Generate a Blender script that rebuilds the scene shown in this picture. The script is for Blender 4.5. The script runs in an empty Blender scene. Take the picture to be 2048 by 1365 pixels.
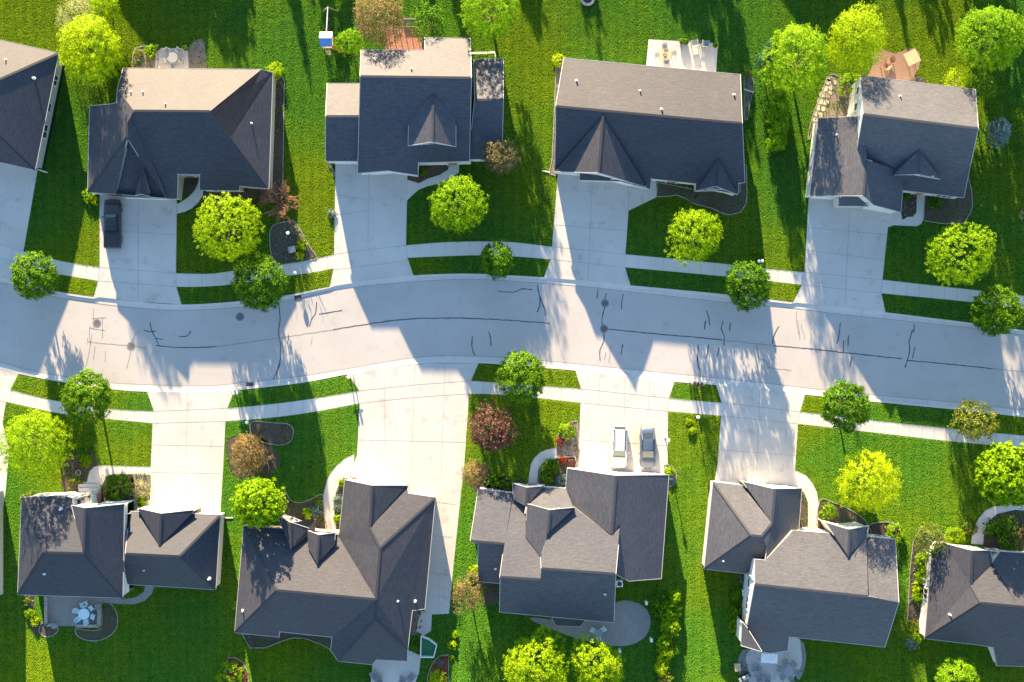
import bpy, bmesh, math, random
import numpy as np
from mathutils import Vector, Matrix
from mathutils.bvhtree import BVHTree
from mathutils.geometry import tessellate_polygon

random.seed(7)
rng = np.random.default_rng(7)
SC = bpy.context.scene
COL = SC.collection

# ------------------------------------------------------------------ camera
PXM = 17.0            # ground pixels (of the 2048 px wide photograph) per metre
HC = 150.0            # flying height of the camera
cam = bpy.data.cameras.new("camera")
cam.sensor_width = 36.0
cam.lens = 36.0 * HC / (2048 / PXM)
cam.clip_end = 4000
cam_o = bpy.data.objects.new("camera", cam)
cam_o.location = (0, 0, HC)
COL.objects.link(cam_o)
SC.camera = cam_o

# ------------------------------------------------------------------ light
SUN_D = Vector((14.2, -75.0, -17.0)).normalized()      # direction the light travels
EL = math.asin(-SUN_D.z)
AZ = math.atan2(-SUN_D.x, -SUN_D.y)
w = bpy.data.worlds.new("World")
SC.world = w
w.use_nodes = True
nt = w.node_tree
sky = nt.nodes.new("ShaderNodeTexSky")
sky.sky_type = 'NISHITA'
sky.sun_disc = False
sky.sun_elevation = EL
sky.sun_rotation = AZ
sky.air_density = 1.0
sky.dust_density = 0.0
sky.ozone_density = 1.6
bg = nt.nodes['Background']
bg.inputs['Strength'].default_value = 0.095
nt.links.new(sky.outputs[0], bg.inputs[0])
sun = bpy.data.lights.new("sun", 'SUN')
sun.energy = 5.0
sun.angle = math.radians(0.5)
sun.color = (1.0, 0.755, 0.46)
sun_o = bpy.data.objects.new("sun", sun)
sun_o.rotation_euler = SUN_D.to_track_quat('-Z', 'Y').to_euler()
sun_o.location = (-20, 100, 60)
COL.objects.link(sun_o)
vs = SC.view_settings
vs.view_transform = 'Standard'
vs.look = 'None'
vs.exposure = 2.65
vs.gamma = 1.0
vs.use_curve_mapping = False
SC.cycles.max_bounces = 6
SC.cycles.use_denoising = True

# ------------------------------------------------------------------ helpers
def P(px, py, z=0.0):
    k = (1 - z / HC) / PXM
    return Vector(((px - 1024) * k, (682.5 - py) * k, z))

def tag(o, label=None, cat=None, group=None, kind=None):
    if label: o['label'] = label
    if cat: o['category'] = cat
    if group: o['group'] = group
    if kind: o['kind'] = kind
    return o

def empty(name, loc, rz=0.0):
    o = bpy.data.objects.new(name, None)
    o.empty_display_size = 0.3
    o.location = loc
    o.rotation_euler = (0, 0, rz)
    COL.objects.link(o)
    return o

def copy_tree(o, parent=None):
    c = o.copy()
    COL.objects.link(c)
    if parent is not None:
        c.parent = parent
    for ch in list(o.children):
        copy_tree(ch, c)
    return c

class MB:
    """collects shapes, then links them as ONE mesh object"""
    def __init__(s):
        s.v = []; s.f = []; s.uv = []; s.sm = []
    def poly(s, pts, uvs=None):
        n = len(s.v)
        s.v += [tuple(p) for p in pts]
        s.f.append(list(range(n, n + len(pts))))
        s.uv.append(uvs)
        return s
    def box(s, c, d, rz=0.0, rx=0.0, ry=0.0):
        m = Matrix.Translation(Vector(c)) @ Matrix.Rotation(rz, 4, 'Z') @ Matrix.Rotation(ry, 4, 'Y') @ Matrix.Rotation(rx, 4, 'X')
        n = len(s.v)
        for x in (-.5, .5):
            for y in (-.5, .5):
                for z in (-.5, .5):
                    s.v.append(tuple(m @ Vector((x * d[0], y * d[1], z * d[2]))))
        for q in ((0, 1, 3, 2), (4, 6, 7, 5), (0, 4, 5, 1), (2, 3, 7, 6), (0, 2, 6, 4), (1, 5, 7, 3)):
            s.f.append([n + i for i in q]); s.uv.append(None)
        return s
    def bar(s, a, b, w_, h_, up=(0, 0, 1)):
        a = Vector(a); b = Vector(b); u = (b - a)
        if u.length < 1e-5: return s
        u.normalize()
        up = Vector(up)
        sd = u.cross(up)
        if sd.length < 1e-4: sd = u.cross(Vector((0, 1, 0)))
        sd.normalize(); t = sd.cross(u).normalized()
        n = len(s.v)
        for p in (a, b):
            for (i, j) in ((-1, -1), (1, -1), (1, 1), (-1, 1)):
                s.v.append(tuple(p + sd * (i * w_ / 2) + t * (j * h_ / 2)))
        for q in ((0, 1, 2, 3), (7, 6, 5, 4), (0, 4, 5, 1), (1, 5, 6, 2), (2, 6, 7, 3), (3, 7, 4, 0)):
            s.f.append([n + i for i in q]); s.uv.append(None)
        return s
    def tube(s, pts, rad, sides=8, cap=True):
        pts = [Vector(p) for p in pts]
        n0 = len(s.v)
        for i, p in enumerate(pts):
            d = (pts[min(i + 1, len(pts) - 1)] - pts[max(i - 1, 0)])
            if d.length < 1e-6: d = Vector((0, 0, 1))
            d.normalize()
            a = d.cross(Vector((0, 0, 1)))
            if a.length < 1e-3: a = d.cross(Vector((1, 0, 0)))
            a.normalize(); b = d.cross(a)
            r = rad[i] if isinstance(rad, (list, tuple)) else rad
            for k in range(sides):
                t = 2 * math.pi * k / sides
                s.v.append(tuple(p + (a * math.cos(t) + b * math.sin(t)) * r))
        for i in range(len(pts) - 1):
            for k in range(sides):
                a0 = n0 + i * sides + k; a1 = n0 + i * sides + (k + 1) % sides
                s.f.append([a0, a1, a1 + sides, a0 + sides]); s.uv.append(None)
        if cap:
            s.f.append([n0 + k for k in range(sides)][::-1]); s.uv.append(None)
            e = n0 + (len(pts) - 1) * sides
            s.f.append([e + k for k in range(sides)]); s.uv.append(None)
        return s
    def disc(s, c, r, h, sides=20):
        return s.tube([Vector(c), Vector(c) + Vector((0, 0, h))], r, sides)
    def lathe(s, prof, c=(0, 0, 0), sides=16):
        n0 = len(s.v); c = Vector(c)
        for (r, z) in prof:
            for k in range(sides):
                t = 2 * math.pi * k / sides
                s.v.append(tuple(c + Vector((r * math.cos(t), r * math.sin(t), z))))
        for i in range(len(prof) - 1):
            for k in range(sides):
                a0 = n0 + i * sides + k; a1 = n0 + i * sides + (k + 1) % sides
                s.f.append([a0, a1, a1 + sides, a0 + sides]); s.uv.append(None)
        s.f.append([n0 + k for k in range(sides)][::-1]); s.uv.append(None)
        e = n0 + (len(prof) - 1) * sides
        s.f.append([e + k for k in range(sides)]); s.uv.append(None)
        return s
    def prism(s, poly, z0, z1):
        """poly: list of 2D/3D points; closed vertical prism"""
        pts = [(p[0], p[1]) for p in poly]
        ar = sum(pts[i][0] * pts[(i + 1) % len(pts)][1] - pts[(i + 1) % len(pts)][0] * pts[i][1] for i in range(len(pts)))
        if ar < 0: pts = pts[::-1]
        n = len(pts); n0 = len(s.v)
        s.v += [(x, y, z1) for x, y in pts] + [(x, y, z0) for x, y in pts]
        s.f.append([n0 + i for i in range(n)]); s.uv.append(None)
        s.f.append([n0 + n + i for i in range(n)][::-1]); s.uv.append(None)
        for i in range(n):
            j = (i + 1) % n
            s.f.append([n0 + i, n0 + n + i, n0 + n + j, n0 + j]); s.uv.append(None)
        return s
    def build(s, name, mat=None, parent=None, origin=None, smooth=False, bevel=0.0):
        o0 = Vector(origin) if origin is not None else Vector((0, 0, 0))
        me = bpy.data.meshes.new(name)
        me.from_pydata([tuple(Vector(v) - o0) for v in s.v], [], s.f)
        if any(u is not None for u in s.uv):
            ul = me.uv_layers.new(name="UVMap")
            i = 0
            for f, u in zip(s.f, s.uv):
                for k in range(len(f)):
                    ul.data[i].uv = u[k] if u is not None else (0.0, 0.0)
                    i += 1
        me.validate()
        if smooth:
            me.polygons.foreach_set('use_smooth', [True] * len(me.polygons))
        ob = bpy.data.objects.new(name, me)
        COL.objects.link(ob)
        if mat: me.materials.append(mat)
        if parent is not None: ob.parent = parent
        elif origin is not None: ob.location = o0
        if bevel > 0:
            b = ob.modifiers.new('bevel', 'BEVEL'); b.width = bevel; b.segments = 2
        return ob

# ------------------------------------------------------------------ materials
def nodes_of(name, rough=0.8):
    m = bpy.data.materials.new(name)
    m.use_nodes = True
    t = m.node_tree
    b = t.nodes['Principled BSDF']
    b.inputs['Roughness'].default_value = rough
    return m, t, b

def noise(t, scale, detail=4, vec=None, rough=0.55):
    n = t.nodes.new('ShaderNodeTexNoise')
    n.inputs['Scale'].default_value = scale
    n.inputs['Detail'].default_value = detail
    n.inputs['Roughness'].default_value = rough
    if vec is not None: t.links.new(vec, n.inputs['Vector'])
    return n

def ramp(t, fac, stops):
    r = t.nodes.new('ShaderNodeValToRGB')
    while len(r.color_ramp.elements) < len(stops): r.color_ramp.elements.new(0.5)
    for e, (p, c) in zip(r.color_ramp.elements, stops):
        e.position = p; e.color = (*c, 1)
    t.links.new(fac, r.inputs[0])
    return r

def mixc(t, a, b, fac, mode='MIX'):
    m = t.nodes.new('ShaderNodeMix'); m.data_type = 'RGBA'; m.blend_type = mode
    for src, idx in ((fac, 0), (a, 6), (b, 7)):
        if hasattr(src, 'links') or hasattr(src, 'is_output'): t.links.new(src, m.inputs[idx])
        elif idx == 0: m.inputs[0].default_value = src
        else: m.inputs[idx].default_value = (*src, 1)
    return m.outputs[2]

def wpos(t):
    return t.nodes.new('ShaderNodeNewGeometry').outputs['Position']

def bump(t, b, h, strength, dist):
    n = t.nodes.new('ShaderNodeBump')
    n.inputs['Strength'].default_value = strength
    n.inputs['Distance'].default_value = dist
    t.links.new(h, n.inputs['Height']); t.links.new(n.outputs[0], b.inputs['Normal'])

def mat_plain(name, c, rough=0.6, metal=0.0, var=0.12, scale=3.0):
    m, t, b = nodes_of(name, rough)
    p = t.nodes.new('ShaderNodeTexCoord').outputs['Object']
    n = noise(t, scale, 4, p)
    lo = tuple(x * (1 - var) for x in c); hi = tuple(min(1, x * (1 + var)) for x in c)
    r = ramp(t, n.outputs[0], [(0.3, lo), (0.7, hi)])
    t.links.new(r.outputs[0], b.inputs['Base Color'])
    b.inputs['Metallic'].default_value = metal
    return m

def mat_ground(name, c, var=0.18, fine=0.10, rough=0.9, big=0.16, bstr=0.25, stain=0.10, tint=(1, 1, 1)):
    """concrete, asphalt, mulch: broad blotches + fine grain + a few stains"""
    m, t, b = nodes_of(name, rough)
    p = wpos(t)
    n1 = noise(t, big, 5, p)
    n2 = noise(t, 9.0, 6, p, 0.7)
    n3 = noise(t, 0.7, 6, p, 0.65)
    lo = tuple(x * (1 - var) for x in c); hi = tuple(min(1, x * (1 + var * .6)) for x in c)
    col = ramp(t, n1.outputs[0], [(0.3, lo), (0.7, hi)]).outputs[0]
    g = ramp(t, n2.outputs[0], [(0.25, (1 - fine * 2,) * 3), (0.75, (1 + 0.0,) * 3)]).outputs[0]
    col = mixc(t, col, g, 1.0, 'MULTIPLY')
    st = ramp(t, n3.outputs[0], [(0.55, (1, 1, 1)), (0.78, (1 - stain * 2.5,) * 3)]).outputs[0]
    col = mixc(t, col, st, 1.0, 'MULTIPLY')
    t.links.new(col, b.inputs['Base Color'])
    bump(t, b, n2.outputs[0], bstr, 0.02)
    return m

def mat_roof(name, c, var=0.15):
    m, t, b = nodes_of(name, 0.6)
    uv = t.nodes.new('ShaderNodeUVMap').outputs[0]
    mp = t.nodes.new('ShaderNodeMapping'); t.links.new(uv, mp.inputs[0])
    br = t.nodes.new('ShaderNodeTexBrick')
    br.offset = 0.37
    br.inputs['Scale'].default_value = 1.0
    br.inputs['Brick Width'].default_value = 0.34
    br.inputs['Row Height'].default_value = 0.16
    br.inputs['Mortar Size'].default_value = 0.02
    br.inputs['Mortar Smooth'].default_value = 0.4
    br.inputs['Bias'].default_value = 0.0
    br.inputs['Color1'].default_value = (*[x * (1 - var) for x in c], 1)
    br.inputs['Color2'].default_value = (*[x * (1 + var) for x in c], 1)
    br.inputs['Mortar'].default_value = (*[x * 0.7 for x in c], 1)
    t.links.new(mp.outputs[0], br.inputs['Vector'])
    # streaks along the courses
    m2 = t.nodes.new('ShaderNodeMapping'); m2.inputs['Scale'].default_value = (0.5, 3.2, 1)
    t.links.new(uv, m2.inputs[0])
    n1 = noise(t, 1.6, 5, m2.outputs[0], 0.7)
    st = ramp(t, n1.outputs[0], [(0.3, (0.74, 0.74, 0.75)), (0.7, (1.12, 1.11, 1.09))]).outputs[0]
    n2 = noise(t, 0.22, 4, wpos(t))
    bl = ramp(t, n2.outputs[0], [(0.3, (0.86, 0.87, 0.90)), (0.7, (1.06, 1.04, 1.0))]).outputs[0]
    col = mixc(t, br.outputs[0], st, 1.0, 'MULTIPLY')
    col = mixc(t, col, bl, 1.0, 'MULTIPLY')
    t.links.new(col, b.inputs['Base Color'])
    b.inputs['Specular IOR Level'].default_value = 0.25
    bump(t, b, mixc(t, br.outputs[0], st, 1.0, 'MULTIPLY'), 0.6, 0.05)
    return m

def mat_siding(name, c):
    m, t, b = nodes_of(name, 0.7)
    p = wpos(t)
    wv = t.nodes.new('ShaderNodeTexWave'); wv.bands_direction = 'Z'; wv.wave_profile = 'SAW'
    wv.inputs['Scale'].default_value = 1.6
    t.links.new(p, wv.inputs['Vector'])
    r = ramp(t, wv.outputs[0], [(0.0, tuple(x * .86 for x in c)), (0.25, c)])
    t.links.new(r.outputs[0], b.inputs['Base Color'])
    bump(t, b, wv.outputs[0], 0.4, 0.02)
    return m

def mat_leaf(name, dark, mid, light, transl=0.42, rough=0.55):
    m = bpy.data.materials.new(name); m.use_nodes = True
    t = m.node_tree
    for n in list(t.nodes): t.nodes.remove(n)
    out = t.nodes.new('ShaderNodeOutputMaterial')
    g = t.nodes.new('ShaderNodeNewGeometry')
    n1 = noise(t, 0.9, 3, g.outputs['Position'])
    ad = t.nodes.new('ShaderNodeMath'); ad.operation = 'MULTIPLY_ADD'
    t.links.new(g.outputs['Random Per Island'], ad.inputs[0]); ad.inputs[1].default_value = 0.55
    sb = t.nodes.new('ShaderNodeMath'); sb.operation = 'MULTIPLY_ADD'
    t.links.new(n1.outputs[0], sb.inputs[0]); sb.inputs[1].default_value = 0.9; sb.inputs[2].default_value = -0.22
    t.links.new(sb.outputs[0], ad.inputs[2])
    r = ramp(t, ad.outputs[0], [(0.1, dark), (0.5, mid), (0.95, light)])
    oi = t.nodes.new('ShaderNodeObjectInfo')
    tone = ramp(t, oi.outputs['Random'], [(0.0, (0.74, 0.84, 0.9)), (1.0, (1.12, 1.04, 1.0))])
    leafc = mixc(t, r.outputs[0], tone.outputs[0], 1.0, 'MULTIPLY')
    d = t.nodes.new('ShaderNodeBsdfPrincipled')
    d.inputs['Roughness'].default_value = rough
    d.inputs['Specular IOR Level'].default_value = 0.08
    t.links.new(leafc, d.inputs['Base Color'])
    tr = t.nodes.new('ShaderNodeBsdfTranslucent')
    t.links.new(leafc, tr.inputs['Color'])
    mx = t.nodes.new('ShaderNodeMixShader'); mx.inputs[0].default_value = transl
    t.links.new(d.outputs[0], mx.inputs[1]); t.links.new(tr.outputs[0], mx.inputs[2])
    t.links.new(mx.outputs[0], out.inputs[0])
    return m

def mat_grass(name, transl):
    m = bpy.data.materials.new(name); m.use_nodes = True
    t = m.node_tree
    for n in list(t.nodes): t.nodes.remove(n)
    out = t.nodes.new('ShaderNodeOutputMaterial')
    g = t.nodes.new('ShaderNodeNewGeometry')
    p = g.outputs['Position']
    n1 = noise(t, 0.045, 3, p)          # lot-to-lot
    n2 = noise(t, 0.9, 4, p, 0.65)      # patches
    mp = t.nodes.new('ShaderNodeMapping'); mp.inputs['Scale'].default_value = (1.0, 4.5, 1.0)
    t.links.new(p, mp.inputs[0])
    n3 = noise(t, 0.55, 3, mp.outputs[0])   # mowing streaks
    c1 = ramp(t, n1.outputs[0], [(0.42, GRASS_A), (0.58, GRASS_B)]).outputs[0]
    c2 = ramp(t, n2.outputs[0], [(0.28, (0.80, 0.86, 0.85)), (0.72, (1.12, 1.07, 1.0))]).outputs[0]
    c3 = ramp(t, n3.outputs[0], [(0.35, (0.84, 0.88, 0.9)), (0.65, (1.1, 1.05, 1.0))]).outputs[0]
    c4 = ramp(t, g.outputs['Random Per Island'], [(0.0, (0.88, 0.9, 0.88)), (1.0, (1.1, 1.07, 1.05))]).outputs[0]
    c = mixc(t, c1, c2, 1.0, 'MULTIPLY'); c = mixc(t, c, c3, 1.0, 'MULTIPLY')
    wv = t.nodes.new('ShaderNodeTexWave'); wv.bands_direction = 'X'; wv.inputs['Scale'].default_value = 0.28
    wv.inputs['Distortion'].default_value = 0.6; wv.inputs['Detail'].default_value = 2
    t.links.new(p, wv.inputs['Vector'])
    c5 = ramp(t, wv.outputs[0], [(0.4, (0.92, 0.94, 0.95)), (0.6, (1.06, 1.04, 1.0))]).outputs[0]
    c = mixc(t, c, c5, 1.0, 'MULTIPLY')
    if transl > 0: c = mixc(t, c, c4, 1.0, 'MULTIPLY')
    d = t.nodes.new('ShaderNodeBsdfPrincipled'); d.inputs['Roughness'].default_value = 0.7
    d.inputs['Specular IOR Level'].default_value = 0.0
    t.links.new(c, d.inputs['Base Color'])
    if transl > 0:
        tr = t.nodes.new('ShaderNodeBsdfTranslucent'); t.links.new(c, tr.inputs['Color'])
        mx = t.nodes.new('ShaderNodeMixShader'); mx.inputs[0].default_value = transl
        t.links.new(d.outputs[0], mx.inputs[1]); t.links.new(tr.outputs[0], mx.inputs[2])
        t.links.new(mx.outputs[0], out.inputs[0])
    else:
        # thatchy base between the blades, darkened with their shade put into the colour; beyond the modelled blades the sheet itself carries the turf colour
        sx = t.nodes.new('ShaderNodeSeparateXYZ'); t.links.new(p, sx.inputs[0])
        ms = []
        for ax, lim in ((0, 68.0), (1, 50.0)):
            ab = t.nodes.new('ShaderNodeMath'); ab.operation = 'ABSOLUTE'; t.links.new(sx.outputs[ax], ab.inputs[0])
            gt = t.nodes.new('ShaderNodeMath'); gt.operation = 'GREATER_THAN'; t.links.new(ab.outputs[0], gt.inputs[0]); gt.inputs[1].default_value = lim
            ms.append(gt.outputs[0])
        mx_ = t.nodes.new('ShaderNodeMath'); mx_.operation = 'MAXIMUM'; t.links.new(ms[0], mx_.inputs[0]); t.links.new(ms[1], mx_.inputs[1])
        thatch_shade = mixc(t, (0.10, 0.12, 0.5), (0.6, 0.62, 0.8), mx_.outputs[0])
        c = mixc(t, c, thatch_shade, 1.0, 'MULTIPLY'); t.links.new(c, d.inputs['Base Color'])
        nb = noise(t, 6.0, 5, p, 0.7)
        bump(t, d, nb.outputs[0], 0.8, 0.12)
        t.links.new(d.outputs[0], out.inputs[0])
    return m

GRASS_A = (0.120, 0.330, 0.030)
GRASS_B = (0.225, 0.370, 0.018)
M = {}
M['soil'] = mat_grass('lawn_ground', 0.0)
M['grass'] = mat_grass('grass_blades', 0.3)
M['concrete'] = mat_ground('concrete', (0.475, 0.448, 0.415), var=0.13, fine=0.08, stain=0.13)
M['walk'] = mat_ground('walk_concrete', (0.485, 0.46, 0.43), var=0.08, fine=0.06, stain=0.04)
M['kerb'] = mat_ground('kerb_concrete', (0.485, 0.46, 0.43), var=0.08, fine=0.06)
M['road'] = mat_ground('road_concrete', (0.39, 0.37, 0.355), var=0.09, fine=0.09, stain=0.06)
M['joint'] = mat_plain('joint', (0.20, 0.19, 0.18), 0.9)
M['crack'] = mat_plain('crack_sealant', (0.06, 0.06, 0.065), 0.7, var=.4, scale=1.5)
M['mulch'] = mat_ground('mulch', (0.085, 0.058, 0.042), var=0.35, fine=0.3, bstr=0.9)
M['redmulch'] = mat_ground('red_mulch', (0.22, 0.035, 0.02), var=0.25, fine=0.25, bstr=0.9)
M['gravel'] = mat_ground('gravel', (0.26, 0.22, 0.18), var=0.25, fine=0.35, bstr=0.9)
M['greybed'] = mat_ground('grey_bed', (0.095, 0.074, 0.052), var=0.35, fine=0.3, bstr=0.9)
M['paver'] = mat_ground('paver', (0.26, 0.25, 0.24), var=0.2, fine=0.25, bstr=0.7)
M['rust'] = mat_ground('clay_paver', (0.25, 0.155, 0.115), var=0.18, fine=0.18, bstr=0.6)
M['stone'] = mat_plain('edging_stone', (0.24, 0.22, 0.19), 0.85, var=0.25)
M['flag'] = mat_plain('flagstone', (0.45, 0.37, 0.29), 0.85, var=0.2, scale=1.2)
M['roof_a'] = mat_roof('shingle_taupe', (0.044, 0.047, 0.061))
M['roof_b'] = mat_roof('shingle_pale_grey', (0.055, 0.060, 0.078))
M['roof_c'] = mat_roof('shingle_slate', (0.031, 0.036, 0.053))
M['roof_d'] = mat_roof('shingle_warm', (0.045, 0.047, 0.060))
M['roof_e'] = mat_roof('shingle_silver', (0.072, 0.076, 0.092))
M['ridge'] = mat_plain('ridge_cap', (0.21, 0.19, 0.17), 0.9)
M['trim'] = mat_plain('white_trim', (0.60, 0.60, 0.60), 0.5, var=0.05)
M['gutter'] = mat_plain('gutter_white', (0.34, 0.34, 0.34), 0.5, var=0.05)
M['siding_w'] = mat_siding('white_siding', (0.60, 0.59, 0.56))
M['siding_g'] = mat_siding('grey_siding', (0.36, 0.37, 0.38))
M['siding_t'] = mat_siding('tan_siding', (0.42, 0.37, 0.30))
M['door'] = mat_siding('garage_door_white', (0.66, 0.65, 0.62))
M['glass'] = mat_plain('window_glass', (0.03, 0.04, 0.05), 0.08)
M['bark'] = mat_plain('bark', (0.10, 0.075, 0.055), 0.95, var=0.3, scale=6)
M['twig'] = mat_plain('reddish_twig', (0.26, 0.12, 0.07), 0.9, var=0.25, scale=5)
M['drytwig'] = mat_plain('dry_twig', (0.30, 0.20, 0.10), 0.9, var=0.25, scale=5)
M['dark'] = mat_plain('dark_metal', (0.02, 0.02, 0.022), 0.45)
M['grey'] = mat_plain('grey_metal', (0.22, 0.23, 0.24), 0.5)
M['white'] = mat_plain('white_paint', (0.78, 0.78, 0.76), 0.4, var=0.04)
M['wood'] = mat_plain('brown_wood', (0.24, 0.13, 0.08), 0.8, var=0.25, scale=5)
M['redwood'] = mat_plain('deck_boards', (0.27, 0.13, 0.09), 0.8, var=0.25, scale=4)
M['palewood'] = mat_plain('pale_wood', (0.42, 0.30, 0.18), 0.8, var=0.2, scale=5)
M['yellow'] = mat_plain('yellow_slide', (0.75, 0.45, 0.04), 0.4)
M['blue'] = mat_plain('blue_canvas', (0.06, 0.20, 0.50), 0.7)
M['canvas'] = mat_plain('pale_canvas', (0.62, 0.62, 0.62), 0.8)
M['iron'] = mat_plain('cast_iron', (0.09, 0.09, 0.095), 0.6)
M['pool'] = mat_plain('pale_blue_chair', (0.45, 0.60, 0.66), 0.5)
M['turf'] = mat_plain('green_mat', (0.02, 0.15, 0.06), 0.8)
M['brick'] = mat_plain('red_brick', (0.30, 0.12, 0.08), 0.9, var=0.3, scale=9)
M['l_maple'] = mat_leaf('leaf_maple', (0.055, 0.14, 0.003), (0.23, 0.39, 0.004), (0.47, 0.64, 0.010))
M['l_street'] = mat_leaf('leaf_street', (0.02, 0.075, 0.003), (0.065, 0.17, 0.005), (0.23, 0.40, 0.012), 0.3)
M['l_green'] = mat_leaf('leaf_green', (0.06, 0.16, 0.004), (0.18, 0.36, 0.006), (0.42, 0.60, 0.02))
M['l_yellow'] = mat_leaf('leaf_yellow', (0.14, 0.24, 0.003), (0.33, 0.47, 0.004), (0.55, 0.68, 0.012))
M['l_olive'] = mat_leaf('leaf_olive', (0.05, 0.09, 0.010), (0.14, 0.19, 0.022), (0.36, 0.36, 0.07))
M['l_brown'] = mat_leaf('leaf_brown', (0.08, 0.06, 0.02), (0.21, 0.155, 0.06), (0.38, 0.30, 0.13))
M['l_purple'] = mat_leaf('leaf_purple', (0.05, 0.012, 0.012), (0.13, 0.05, 0.045), (0.27, 0.13, 0.105), 0.25)
M['l_spruce'] = mat_leaf('leaf_spruce', (0.01, 0.045, 0.02), (0.02, 0.09, 0.05), (0.05, 0.16, 0.09), 0.15)
M['l_blue'] = mat_leaf('leaf_blue_grey', (0.06, 0.10, 0.09), (0.13, 0.20, 0.18), (0.26, 0.36, 0.32), 0.2)
M['l_pale'] = mat_leaf('leaf_pale', (0.18, 0.20, 0.06), (0.34, 0.36, 0.14), (0.52, 0.52, 0.28))
M['l_red'] = mat_leaf('leaf_red', (0.10, 0.02, 0.01), (0.28, 0.05, 0.02), (0.40, 0.12, 0.05))
# ------------------------------------------------------------------ the setting: lawn, road, kerbs, walks, drives
LZ = 0.10
NB = [(-150,528),(0,553),(105,581),(186,594),(280,604),(362,609.5),(465,604),(572,591),(659,574),(740,561),(827,551.5),(900,548),(969,548.5),(1088,555),(1180,563),(1261,571),(1471,591),(1586,605),(1680,615),(1771,625),(1949,647),(2048,661),(2250,690)]
NG = [(-150,540),(0,565),(100,592),(186,606),(280,617),(360,621),(465,616),(572,602.5),(662,582),(745,571),(827,564),(900,559.5),(969,559.5),(1088,567),(1180,575),(1261,584),(1471,607),(1586,617),(1680,629),(1771,638),(1949,657),(2048,671),(2250,700)]
SG = [(-150,693),(0,725),(62,742),(140,755),(207,765),(324,771),(420,772),(482,766),(545,760),(609,752),(700,737),(820,717),(900,712),(1012,716),(1101,723),(1220,735),(1399,753),(1515,765),(1628,778),(1777,793),(1914,806),(2048,821),(2250,845)]
SB = [(-150,705),(0,737),(37,748),(102,761),(222,779),(294,784),(380,785),(468,781),(540,774),(612,765),(696,749),(780,735),(860,727),(957,727),(1020,731),(1091,737),(1151,742),(1349,764),(1433,771),(1610,790),(1735,803),(1912,820),(2048,835),(2250,859)]

def densify(poly, step=12.0, closed=False):
    """Catmull-Rom through a pixel polyline"""
    pts = [np.array(p[:2], float) for p in poly]
    n = len(pts); out = []
    rngi = range(n if closed else n - 1)
    for i in rngi:
        if closed:
            p0, p1, p2, p3 = pts[(i - 1) % n], pts[i], pts[(i + 1) % n], pts[(i + 2) % n]
        else:
            p0 = pts[max(i - 1, 0)]; p1 = pts[i]; p2 = pts[i + 1]; p3 = pts[min(i + 2, n - 1)]
        k = max(1, int(np.linalg.norm(p2 - p1) / step))
        for j in range(k):
            t = j / k
            out.append(tuple(0.5 * ((2 * p1) + (-p0 + p2) * t + (2 * p0 - 5 * p1 + 4 * p2 - p3) * t * t + (-p0 + 3 * p1 - 3 * p2 + p3) * t ** 3)))
    if not closed: out.append(tuple(pts[-1]))
    return out

def resample(poly, n):
    pts = np.array(poly, float)
    d = np.concatenate([[0], np.cumsum(np.linalg.norm(np.diff(pts, axis=0), axis=1))])
    t = np.linspace(0, d[-1], n)
    return np.stack([np.interp(t, d, pts[:, 0]), np.interp(t, d, pts[:, 1])], 1)

NBd = resample(densify(NB), 220); NGd = resample(densify(NG), 220)
SGd = resample(densify(SG), 220); SBd = resample(densify(SB), 220)
def ext(a):
    l = a[0] + (a[0] - a[8]) / np.linalg.norm(a[0] - a[8]) * 9000
    r = a[-1] + (a[-1] - a[-9]) / np.linalg.norm(a[-1] - a[-9]) * 9000
    l[1] = a[0][1] - 300; r[1] = a[-1][1] + 300
    return np.vstack([l, a, r])
NBe, NGe, SGe, SBe = map(ext, (NBd, NGd, SGd, SBd))
g = MB()
for i in range(len(NBe) - 1):
    a, b = P(*NBe[i], LZ), P(*NBe[i + 1], LZ)
    g.poly([a, b, Vector((b.x, 700, LZ)), Vector((a.x, 700, LZ))])
    a, b = P(*SBe[i], LZ), P(*SBe[i + 1], LZ)
    g.poly([Vector((a.x, -700, LZ)), Vector((b.x, -700, LZ)), b, a])
tag(g.build('lawn', M['soil']), kind='structure')
r = MB()
for i in range(len(NGe) - 1):
    r.poly([P(*SGe[i]), P(*SGe[i + 1]), P(*NGe[i + 1]), P(*NGe[i])])
road = tag(r.build('road', M['road']), kind='structure')

# kerb and gutter: pan at road level, upright face, top; dropped at the drives
DROPS_N = [(-200, 62), (190, 356), (665, 822), (1092, 1256), (1590, 1766)]
DROPS_S = [(-200, 33), (297, 465), (700, 954), (1155, 1346), (1437, 1607)]
def kerb(G, B, drops, name):
    k = MB(); n = len(G)
    for i in range(n - 1):
        def prof(j):
            g_, b_ = np.array(G[j]), np.array(B[j])
            low = any(a < b_[0] < c for a, c in drops)
            ts = [(0, 0.006), (0.62, 0.018), (0.68, 0.018 if low else 0.135), (1.0, 0.10 if low else 0.14)]
            if low: ts = [(0, 0.006), (0.4, 0.02), (0.68, 0.055), (1.0, 0.125)]
            return [P(*(g_ + (b_ - g_) * t), z) for t, z in ts] + [P(*(b_), LZ - .05)]
        a, b = prof(i), prof(i + 1)
        for q in range(4): k.poly([a[q], a[q + 1], b[q + 1], b[q]])
    o = tag(k.build(name, M['kerb']), kind='structure')
    jl = MB()
    for i in range(n - 1):
        jl.bar(P(*G[i], 0.008), P(*G[i + 1], 0.008), 0.05, 0.012)
    for i in range(0, n - 1, 4):
        jl.bar(P(*G[i], 0.012), P(*(np.array(G[i]) * .4 + np.array(B[i]) * .6), 0.02), 0.025, 0.012)
    jl.build('joint', M['joint'], o)
    return o
kerb(NGe, NBe, DROPS_N, 'kerb')
kerb(SGe, SBe, DROPS_S, 'kerb')

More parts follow.
